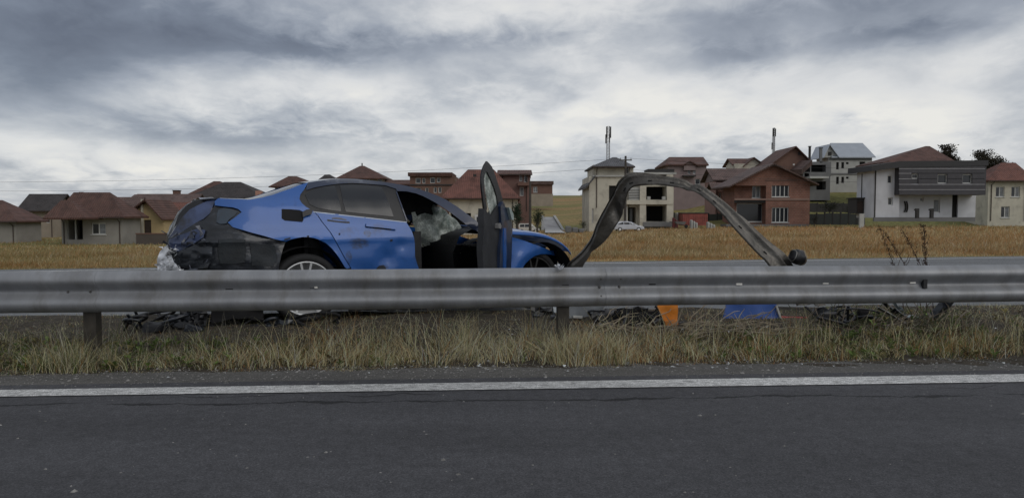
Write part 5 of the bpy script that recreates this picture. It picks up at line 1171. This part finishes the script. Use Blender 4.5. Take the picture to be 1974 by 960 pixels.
# ------------------------------------------------------------------ shrubs and trees
LEAF = attr_mat('leaves', .7, .2)
def leafy(name, label, px, yt, yb, d, wpx, col, n=1600, cat='bush', bare=False, group=None, hfrac=.0, cone=False, ls=1.0):
    b = at(px, yb, d); h_ = at(px, yt, d).z-b.z; w = wpx*d/F/2; r = empty(name, b, random.random()*6, label=label, cat=cat, group=group); rd = random.Random(px)
    tr = MB(); tr.tube([(0, 0, -.3), (w*.05, 0, h_*.35), (0, w*.04, h_*.7)], [.05*h_, .035*h_, .012*h_], 8); tips = []
    k = 22
    for i in range(k):
        a = rd.random()*6.28; z0 = h_*(.12+.5*rd.random()); z1 = z0+h_*rd.uniform(.15, .38); rr = w*rd.uniform(.35, .95)*(1-(z1/h_)*(.8 if cone else .45)); e = Vector((math.cos(a)*rr, math.sin(a)*rr, min(z1, h_*.97)))
        m_ = Vector((e.x*.4, e.y*.4, (z0+e.z)/2)); tr.tube([(0, 0, z0), m_, e], [.018*h_, .012*h_, .004*h_], 5); tips.append((m_, e))
    obj('trunk', tr, POLEM, r)
    V = []; C = []; cl = []
    for m_, e in tips: cl += [e, m_, e*.8+m_*.2]
    cl.append(Vector((0, 0, h_*.93)))
    sz = ls*.045*max(w, h_*.5); nn = n
    for i in range(nn):
        c = rd.choice(cl); s_ = max(w, h_*.4)*(.13 if n > 5000 else .16); p = c+Vector((rd.gauss(0, s_), rd.gauss(0, s_), rd.gauss(0, s_*.8)))
        if p.z < .0: p.z = rd.random()*.2*h_
        if p.z > h_: p.z = h_*rd.uniform(.85, 1)
        u = Vector((rd.gauss(0, 1), rd.gauss(0, 1), rd.gauss(0, 1))).normalized()*sz*rd.uniform(.5, 1.2); v = Vector((rd.gauss(0, 1), rd.gauss(0, 1), rd.gauss(0, 1))).normalized()*sz*rd.uniform(.4, .9)*(.4 if bare else 1)
        V += [p-u, p+v, p+u, p-v]; q = rd.uniform(.6, 1.5); C += [[c_*q for c_ in col]+[1]]*4
    me = bpy.data.meshes.new('crown'); me.from_pydata([tuple(x) for x in V], [], [(4*i, 4*i+1, 4*i+2, 4*i+3) for i in range(nn)]); a_ = me.attributes.new('tint', 'FLOAT_COLOR', 'POINT'); a_.data.foreach_set('color', np.array(C, dtype=np.float32).reshape(-1)); me.materials.append(LEAF)
    o = bpy.data.objects.new('crown', me); COL.objects.link(o); o.parent = r
leafy('conifer_tree', 'dark green conifer just right of the open door', 997, 388, 447, 80, 30, (.035, .055, .035), 2200, 'tree', cone=True)
leafy('bush', 'dark round bush left of the concrete ramp', 1036, 400, 446, 88, 34, (.035, .05, .025), 1800)
leafy('bush', 'low dark bush at the left foot of the cream house', 1124, 425, 442, 90, 24, (.045, .06, .03), 900)
leafy('bush', 'small distant bush on the skyline left of the cream house', 1128, 372, 380, 300, 22, (.05, .055, .04), 500)
leafy('tree', 'dark leafy tree top on the skyline at the right edge', 1822, 278, 372, 125, 66, (.035, .030, .020), 6500, 'tree', ls=1.0)
leafy('tree', 'dark leafy tree standing further right past the photo edge', 1905, 288, 372, 128, 80, (.035, .030, .020), 7000, 'tree', ls=1.0)
leafy('bush', 'dark shrub in front of the upper fence beside the brick house', 1600, 388, 412, 100, 50, (.022, .026, .016), 1000)
leafy('bush', 'dark shrub at the right foot of the brick house', 1570, 412, 436, 89, 24, (.02, .024, .015), 800)
leafy('bush', 'dark shrub between the slope fence and the modern white house', 1640, 396, 420, 96, 34, (.022, .028, .018), 800)

# builders' yard between the cream house and the brick house
RS = mat('faded_red_sheet', (.26, .07, .055), .7, .3, 1.5)
def yard(name, label, cat, x0, x1, y0, y1, d, m, kind):
    f = House(name, label, x0, x1, y1, d, cat=cat, group=None); f.base_y = y1
    a, z1 = f.p(x0, y0); b, z0 = f.p(x1, y1)
    if kind == 'container':
        obj('body', MB().box(a, b, 0, 2.2, z0+.2, z1), m, f.root); n = 14
        for i in range(n): xx = a+(b-a)*(i+.5)/n; obj('rib', MB().box(xx-.05, xx+.05, -.06, -.001, z0+.35, z1-.12), m, f.root)
        obj('top_rail', MB().box(a-.05, b+.05, -.1, 2.3, z1+.001, z1+.12), DKW, f.root)
    elif kind == 'sacks':
        for i in range(3):
            o = obj('sack', MB().box(a+(b-a)*i/3+.02, a+(b-a)*(i+1)/3-.04, 0, .8, z0-.2, z1-.15*i), m, f.root); bevel(o, .15, 3)
    return f
yard('skip_container', 'faded red metal skip in the yard right of the cream house', 'skip', 1316, 1364, 412, 438, 88, RS, 'container')
yard('red_crate', 'small dark red crate at the corner of the cream house', 'crate', 1298, 1308, 420, 436, 87, mat('dark_red', (.14, .03, .03), .7, .3, 2), 'sacks')
yard('sack_pile', 'pale building sacks standing in front of the faded red skip', 'sacks', 1332, 1346, 424, 440, 86, LGREY, 'sacks')
yard('water_tank', 'pale square water tank right of the faded red skip', 'tank', 1364, 1380, 428, 442, 86, LGREY, 'sacks')
yard('cement_pile', 'pale grey block pile by the left of the red skip', 'blocks', 1304, 1318, 410, 424, 90, LGREY, 'sacks')
yard('rubble_heap', 'low grey rubble heap left of the cream house foot', 'rubble', 1090, 1128, 436, 446, 86, CONC, 'sacks')
def mixer():
    b = at(1310, 440, 85); r = empty('wheelbarrow', b, 0, label='grey metal wheelbarrow standing left of the red skip', cat='wheelbarrow')
    obj('tray', MB().add([(-.4, -.3, .5), (.5, -.3, .4), (.5, .3, .4), (-.4, .3, .5), (-.55, -.4, .8), (.7, -.4, .75), (.7, .4, .75), (-.55, .4, .8)], [(0, 3, 2, 1), (0, 1, 5, 4), (1, 2, 6, 5), (2, 3, 7, 6), (3, 0, 4, 7)]), CONC, r)
    obj('wheel', MB().lathe([(0, -.05), (.2, -.05), (.22, 0), (.2, .05), (0, .05)], 14, (.75, 0, .22)), RUB, r)
    for y in (-.28, .28): obj('handle', MB().tube([(.75, y*.3, .22), (-.1, y, .5), (-1.1, y*1.1, .75)], .03, 6), POLEM, r)
    for y in (-.25, .25): obj('leg', MB().tube([(-.35, y, .5), (-.45, y, 0)], .025, 6), POLEM, r)
mixer()

# ------------------------------------------------------------------ wreckage behind the crash barrier
ORANGE = mat('orange_plastic', (.62, .20, .015), .45, .15, 10, .1, 20, dirt=(.30, .10, .02), dscale=9, dthr=.6); BLUEP = mat('blue_debris_paint', (.030, .085, .30), .6, .12, 4, .1, 10, dirt=(.04, .05, .09), dscale=6, dthr=.66)
def flat_debris(name, label, cat, pxs, d, m, th=.03, tilt=.3, crump=.02, sp=.04, group=None, parts=None):
    """a real bent sheet standing at depth d and leaning back"""
    cx = sum(p[0] for p in pxs)/len(pxs); yb = max(p[1] for p in pxs); o0 = at(cx, yb, d)
    r = empty(name, o0, 0, label=label, cat=cat, group=group) if parts else None
    def build(nm, pxs2, m2, off, th2, par):
        pts = [at(x, y, d)-o0 for x, y in pxs2]; uz = [(p.x, p.z) for p in pts]; sd = random.random()*40; v, f = fill(uz, sp)
        Y = lambda x, z: off+tilt*z+crump*mn.noise((x*6, z*6, sd))+.35*crump*mn.noise((x*16, z*16, sd)); n = len(v)
        A = [(p.x, Y(p.x, p.y), p.y) for p in v]+[(p.x, Y(p.x, p.y)+th2, p.y) for p in v]; fs = []; cnt = {}
        for t in f:
            t = tuple(t); fs += [t, tuple(i+n for i in t[::-1])]
            for i in range(3): cnt[(t[i], t[(i+1) % 3])] = 1
        for a, b in cnt:
            if (b, a) not in cnt: fs.append((b, a, a+n, b+n))
        mb = MB(); mb.add(A, fs); o = obj(nm, mb, m2, par); recalc(o); smooth_angle(o, 40); return o
    if parts:
        for nm, p2, m2, off in parts: build(nm, p2, m2, off, th, r)
        return r
    o = build(name, pxs, m, 0, th, None); o.location = o0; return tag(o, label, cat, group)
flat_debris('blue_panel', 'bright blue torn body panel standing in the grass right of the orange piece', 'car panel', [(1404,586),(1412,578),(1440,576),(1480,578),(1501,584),(1506,604),(1510,622),(1508,646),(1480,650),(1440,648),(1410,642),(1394,634),(1398,612)], 7.35, BLUEP, tilt=.12, parts=[('panel_skin', [(1404,586),(1412,570),(1440,568),(1480,570),(1499,584),(1504,604),(1509,626),(1508,650),(1480,654),(1440,652),(1410,644),(1392,634),(1397,612)], BLUEP, 0), ('scraped_edge', [(1492,590),(1499,588),(1505,604),(1509,618),(1505,620),(1498,604)], LGREY, -.02)][:1]+[('scraped_edge', [(1497,590),(1500,589),(1505,604),(1508,618),(1506,619),(1501,604)], LGREY, -.02)])
flat_debris('orange_piece', 'orange plastic piece hanging below the crash barrier', 'plastic piece', [(1264,580),(1308,580),(1307,600),(1306,622),(1290,626),(1281,623),(1276,610),(1268,594)], 6.9, ORANGE, parts=[('orange_shell', [(1264,560),(1308,560),(1308,600),(1306,620),(1298,625),(1286,624),(1280,618),(1275,606),(1268,592)], ORANGE, 0), ('lower_lip', [(1280,618),(1306,617),(1306,624),(1297,628),(1283,627)], mat('orange_lip', (.55, .22, .06), .5, .2), -.02)], tilt=.1, crump=.03, sp=.025)
flat_debris('bumper_fragment', 'long grey bumper fragment lying below the front of the wreck', 'bumper piece', [(1064,590),(1160,588)], 7.3, ZINC, parts=[('bumper_skin', [(1066,580),(1064,600),(1072,610),(1086,614),(1106,612),(1130,610),(1154,604),(1166,590),(1166,580)], mat('grey_bumper', (.12, .13, .14), .5, .3, 8), 0), ('lamp_lens', [(1066,591),(1084,592),(1086,606),(1076,604),(1067,600)], mat('lamp_lens', (.40, .44, .47), .2, .2, 12), -.03), ('pale_edge', [(1104,607),(1122,608),(1122,612),(1104,611)], LGREY, -.03)], tilt=.2, crump=.03)
flat_debris('dark_blue_strip', 'dark blue and red torn strip lying right of the blue panel', 'body strip', [(1505,612),(1560,640)], 7.3, BLUE, parts=[('blue_strip', [(1508,616),(1530,620),(1560,622),(1562,636),(1540,640),(1512,634)], BLUE_D, 0), ('red_strip', [(1504,611),(1530,613),(1562,613),(1562,618),(1530,619),(1506,616)], mat('red_strip_paint', (.26, .02, .02), .5, .2, 12), -.03)], tilt=.8, crump=.03, sp=.03)
def junk(name, label, px0, px1, py0, py1, d, n, cols, seed, cat='wreckage'):
    rd = random.Random(seed); o0 = gnd((px0+px1)/2, py1, .1) if False else at((px0+px1)/2, py1, d); r = empty(name, o0, 0, label=label, cat=cat)
    W_ = (px1-px0)*d/F/2; Hh = (py1-py0)*d/F
    for i in range(n):
        cx, cz = rd.uniform(-W_, W_)*.85, rd.random()**1.3*Hh*.8; s_ = rd.uniform(.04, .13); k = rd.choice(['hose', 'plate', 'block', 'bar'])
        c = Vector((cx, rd.uniform(-.25, .25), cz)); m = rd.choice(cols)
        if k == 'hose':
            pts = [c+Vector((s_*2*math.sin(t*2.5+i), s_*.8*math.cos(t*3), s_*1.2*math.sin(t*1.7+i*2))) for t in np.linspace(0, 1.6, 10)]; obj('hose', MB().tube(pts, rd.uniform(.008, .018), 7), m, r, True)
        elif k == 'bar':
            dd = Vector((rd.gauss(0, 1), rd.gauss(0, .5), rd.gauss(0, .7))).normalized()*s_*1.6; obj('bracket', MB().bar(c-dd, c+dd, .022, .012), m, r)
        elif k == 'plate':
            P = [[c+Vector((s_*(u-.5)*2, .04*mn.noise((u*3+i, v*3, 1))+.3*s_*v, s_*(v-.5)*1.5))+Vector((0, 0, .04*mn.noise((u*4, v*4, i)))) for v in np.linspace(0, 1, 6)] for u in np.linspace(0, 1, 6)]; o = obj('torn_plate', MB().grid(P), m, r); q = o.modifiers.new('s', 'SOLIDIFY'); q.thickness = .005
        else:
            e = [s_*rd.uniform(.4, .9) for _ in range(3)]; o = obj('broken_housing', MB().box(c.x-e[0], c.x+e[0], c.y-e[1]*.5, c.y+e[1]*.5, c.z-e[2]*.5, c.z+e[2]*.6), m, r); bevel(o, s_*.2, 2)
            for v in o.data.vertices: v.co += Vector((rd.gauss(0, .15), rd.gauss(0, .15), rd.gauss(0, .2)))*s_
JC = [BLACKP, BLACKP, DARKM, LINER, mat('dull_alloy', (.10, .10, .105), .5, .4, 20, metal=.4)]
junk('engine_debris', 'dark heap of torn engine parts below the barrier left of the orange piece', 1140, 1300, 588, 652, 7.05, 60, JC, 3)
junk('front_debris', 'dark torn parts heaped under the front of the wreck', 1010, 1120, 596, 640, 7.6, 26, JC, 5)
junk('rear_debris', 'black broken parts lying behind the rear wheel under the wreck', 236, 420, 600, 660, 6.75, 60, JC[:4], 8)
junk('door_debris', 'black scraps scattered on the ground under the rear door', 420, 700, 612, 648, 7.0, 40, JC[:4], 12)
junk('right_debris', 'dark scraps in the grass right of the blue panel', 1560, 1690, 590, 640, 7.2, 34, JC, 21)
# torn rail stub and twigs at the right
r = empty('twisted_rail_stub', at(1765, 636, 7.2), 0, label='grey twisted strip of steel forming a V at the right under the barrier', cat='scrap metal')
o0 = r.location
def ribbon(pxs, d, w, m, nm):
    P = []; n = len(pxs)
    for i, (x, y) in enumerate(pxs):
        p = at(x, y, d+.12*math.sin(i))-o0; P.append([p+Vector((0, -.02, w/2)), p+Vector((0, -.05, 0)), p+Vector((0, -.01, -w/2))])
    q = obj(nm, MB().grid(P), m, r, True); k = q.modifiers.new('s', 'SOLIDIFY'); k.thickness = .008
RS_ = r
for pts_, d_, w_, m_, nm_ in (([(1698,578),(1722,600),(1726,598),(1752,618),(1756,622),(1770,628)], 7.2, .05, DARKM, 'rail_strip'), ([(1770,630),(1786,612),(1792,614),(1812,590),(1818,592),(1838,568)], 7.3, .11, DARKM, 'rail_strip'), ([(1716,576),(1732,596),(1736,594),(1744,610),(1766,612)], 7.35, .04, mat('pale_scrap', (.26, .31, .33), .5, .5, 16), 'pale_strip'), ([(1688,592),(1712,604),(1740,622),(1766,632)], 7.1, .02, ZINC_OLD, 'rod')):
    P = []
    for i_, (x, y) in enumerate(pts_):
        p = at(x, y, d_+random.uniform(-.06, .06))-o0; P.append([p+Vector((-.01, -.02, w_/2)), p+Vector((0, -.05, 0)), p+Vector((.01, -.01, -w_/2))])
    q_ = obj(nm_, MB().grid(P), m_, RS_, False); k_ = q_.modifiers.new('s', 'SOLIDIFY'); k_.thickness = .008
def twigs(name, label, px0, px1, py0, py1, d, n, seed, m, cat='branches'):
    rd = random.Random(seed); o0 = at((px0+px1)/2, py1, d); mb = MB(); W_ = (px1-px0)*d/F/2; Hh = (py1-py0)*d/F
    for i in range(n):
        c = Vector((rd.uniform(-W_, W_), rd.uniform(-.3, .3), rd.random()*Hh*.5)); a = rd.gauss(.3, .9); L_ = rd.uniform(.12, .42); dd = Vector((math.cos(a), rd.gauss(0, .3), abs(math.sin(a))*.8)); 
        pts = [c+dd*L_*t+Vector((rd.gauss(0, .012), 0, rd.gauss(0, .012)-.05*t*t)) for t in (0, .35, .7, 1)]; mb.tube(pts, [.006, .005, .004, .002], 5)
    o = obj(name, mb, m, None, loc=o0, kind='stuff'); tag(o, label)
TW = mat('dead_twig', (.16, .13, .10), .9, .4, 10); TG = mat('green_twig', (.055, .06, .030), .9, .4, 10)
twigs('dead_branches', 'tangle of dead twigs in the grass at the right under the barrier', 1560, 1860, 590, 660, 7.0, 260, 2, TW)
twigs('green_branches', 'dark green tangled stems in the grass at the right under the barrier', 1560, 1860, 585, 660, 7.1, 420, 4, TG)
twigs('dry_twigs', 'thin pale twigs around the engine heap beside the orange piece', 1150, 1480, 596, 650, 6.7, 110, 6, mat('pale_twig', (.30, .25, .18), .9, .3, 10))
# licence-plate sized scrap and hub at far left
flat_debris('white_scrap', 'small torn white scrap on the road left of the rear of the wreck', 'scrap', [(180,612),(232,628)], 8.3, LGREY, parts=[('torn_sheet', [(182,612),(228,613),(230,628),(206,630),(186,626)], mat('dirty_white', (.38, .38, .36), .7, .5, 16), 0)], tilt=.5, crump=.03, sp=.03)

# ------------------------------------------------------------------ tall dry weeds on the median at the right
SEED = mat('seed_brown', (.045, .022, .014), .95, .4, 30)
def weed(px, yt, yb, d, lean, dense, label):
    b = at(px, yb, d); h_ = at(px, yt, d).z-b.z; rd = random.Random(int(px*7)); r = empty('dry_weed', b, 0, label=label, cat='weed', group='tall dry weeds on the median')
    pts = [Vector((lean*(t**1.5)*h_, 0, h_*t)) for t in np.linspace(0, 1, 9)]; obj('stem', MB().tube(pts, [.0032*(1-t*.7)+.001 for t in np.linspace(0, 1, 9)], 6), SEED, r)
    mb = MB()
    for i in range(dense):
        t = rd.uniform(.42, 1); p = Vector((lean*(t**1.5)*h_, 0, h_*t)); n = 5; q = p+Vector((rd.gauss(0, .013), rd.gauss(0, .013), 0))
        for k in range(n): v = q+Vector((rd.gauss(0, .007), rd.gauss(0, .007), rd.gauss(0, .007))); s_ = rd.uniform(.002, .0045); mb.add([v+Vector((-s_, 0, -s_)), v+Vector((s_, 0, -s_)), v+Vector((0, s_, s_)), v+Vector((0, -s_, s_))], [(0, 1, 2), (0, 1, 3), (1, 2, 3), (0, 3, 2)])
    obj('seed_head', mb, SEED, r, kind='stuff')
    for i in range(4):
        t = rd.uniform(.3, .8); p = Vector((lean*(t**1.5)*h_, 0, h_*t)); s_ = rd.choice((-1, 1)); obj('side_twig', MB().tube([p, p+Vector((s_*.03, 0, .04)), p+Vector((s_*.05, 0, .10))], [.003, .0025, .0015], 5), SEED, r)
weed(1786, 432, 600, 7.4, -.06, 110, 'tallest dark weed with knobbly seed stem at the right'); weed(1800, 440, 600, 7.4, -.42, 60, 'second dark weed leaning left with a feathery head'); weed(1776, 446, 600, 7.5, -.50, 50, 'brown weed leaning left at half height beside the tallest weed')
weed(1742, 440, 600, 7.6, -.32, 60, 'feathery brown weed furthest left of the right hand group')

# ------------------------------------------------------------------ low leafy weeds and litter in the verge
def forbs():
    n = 620; rd = random.Random(31); V = []; Fc = []; C = []
    for i in range(n):
        x = rd.choice([rd.gauss(3.2, .8), rd.gauss(-3.4, .8), rd.uniform(-5.5, 5.8)]); y = near_edge(x)+.05+rd.random()*(1.7 if x > 3.3 else .7)
        if y > road_near(x): continue
        z = T(x, y); g_ = rd.choice([GREEN*.9, GREEN*1.2, OLIVE, DARK*1.3]) if abs(x) > 1.8 or rd.random() < .3 else OLIVE*.9
        for k in range(rd.randint(4, 8)):
            a = rd.random()*6.28; L_ = rd.uniform(.02, .06); w = L_*rd.uniform(.16, .3); up = rd.uniform(.3, 1.3); h0 = rd.uniform(0, .05); d = Vector((math.cos(a), math.sin(a), 0)); sd_ = Vector((-d.y, d.x, 0)); b = Vector((x, y, z+h0))
            m1 = b+d*L_*.5+Vector((0, 0, L_*up*.6)); e_ = b+d*L_+Vector((0, 0, L_*up*.7)); q = len(V); V += [b, m1+sd_*w, e_, m1-sd_*w]; Fc.append((q, q+1, q+2, q+3)); cc = rd.uniform(.6, 1.5); C += [[*(g_*cc), 1]]*4
    me = bpy.data.meshes.new('leafy_weeds'); me.from_pydata([tuple(v) for v in V], [], Fc); a_ = me.attributes.new('tint', 'FLOAT_COLOR', 'POINT'); a_.data.foreach_set('color', np.array(C, dtype=np.float32).reshape(-1)); me.materials.append(LEAF)
    o = bpy.data.objects.new('leafy_weeds', me); COL.objects.link(o); tag(o, label='small green leafy weeds growing low in the verge grass', kind='stuff')
forbs()
def litter():
    mb = MB(); rd = random.Random(77)
    for i in range(420):
        x = rd.gauss(1.2, 2.4); y = near_edge(x)-.25+rd.random()*1.4; z = (T(x, y) if y > 5.6 else .004)+.004; s_ = rd.uniform(.004, .018); a = rd.random()*6.28
        p = [Vector((x+s_*math.cos(a+k*2.1)*rd.uniform(.6, 1.4), y+s_*math.sin(a+k*2.1), z+rd.random()*s_)) for k in range(3)]; mb.add(p, [(0, 1, 2)])
    o = obj('glass_shards', mb, mat('shard_glass', (.45, .47, .47), .25, .5, 40), kind='stuff', label='small pale glass and plastic shards scattered along the verge')
litter()
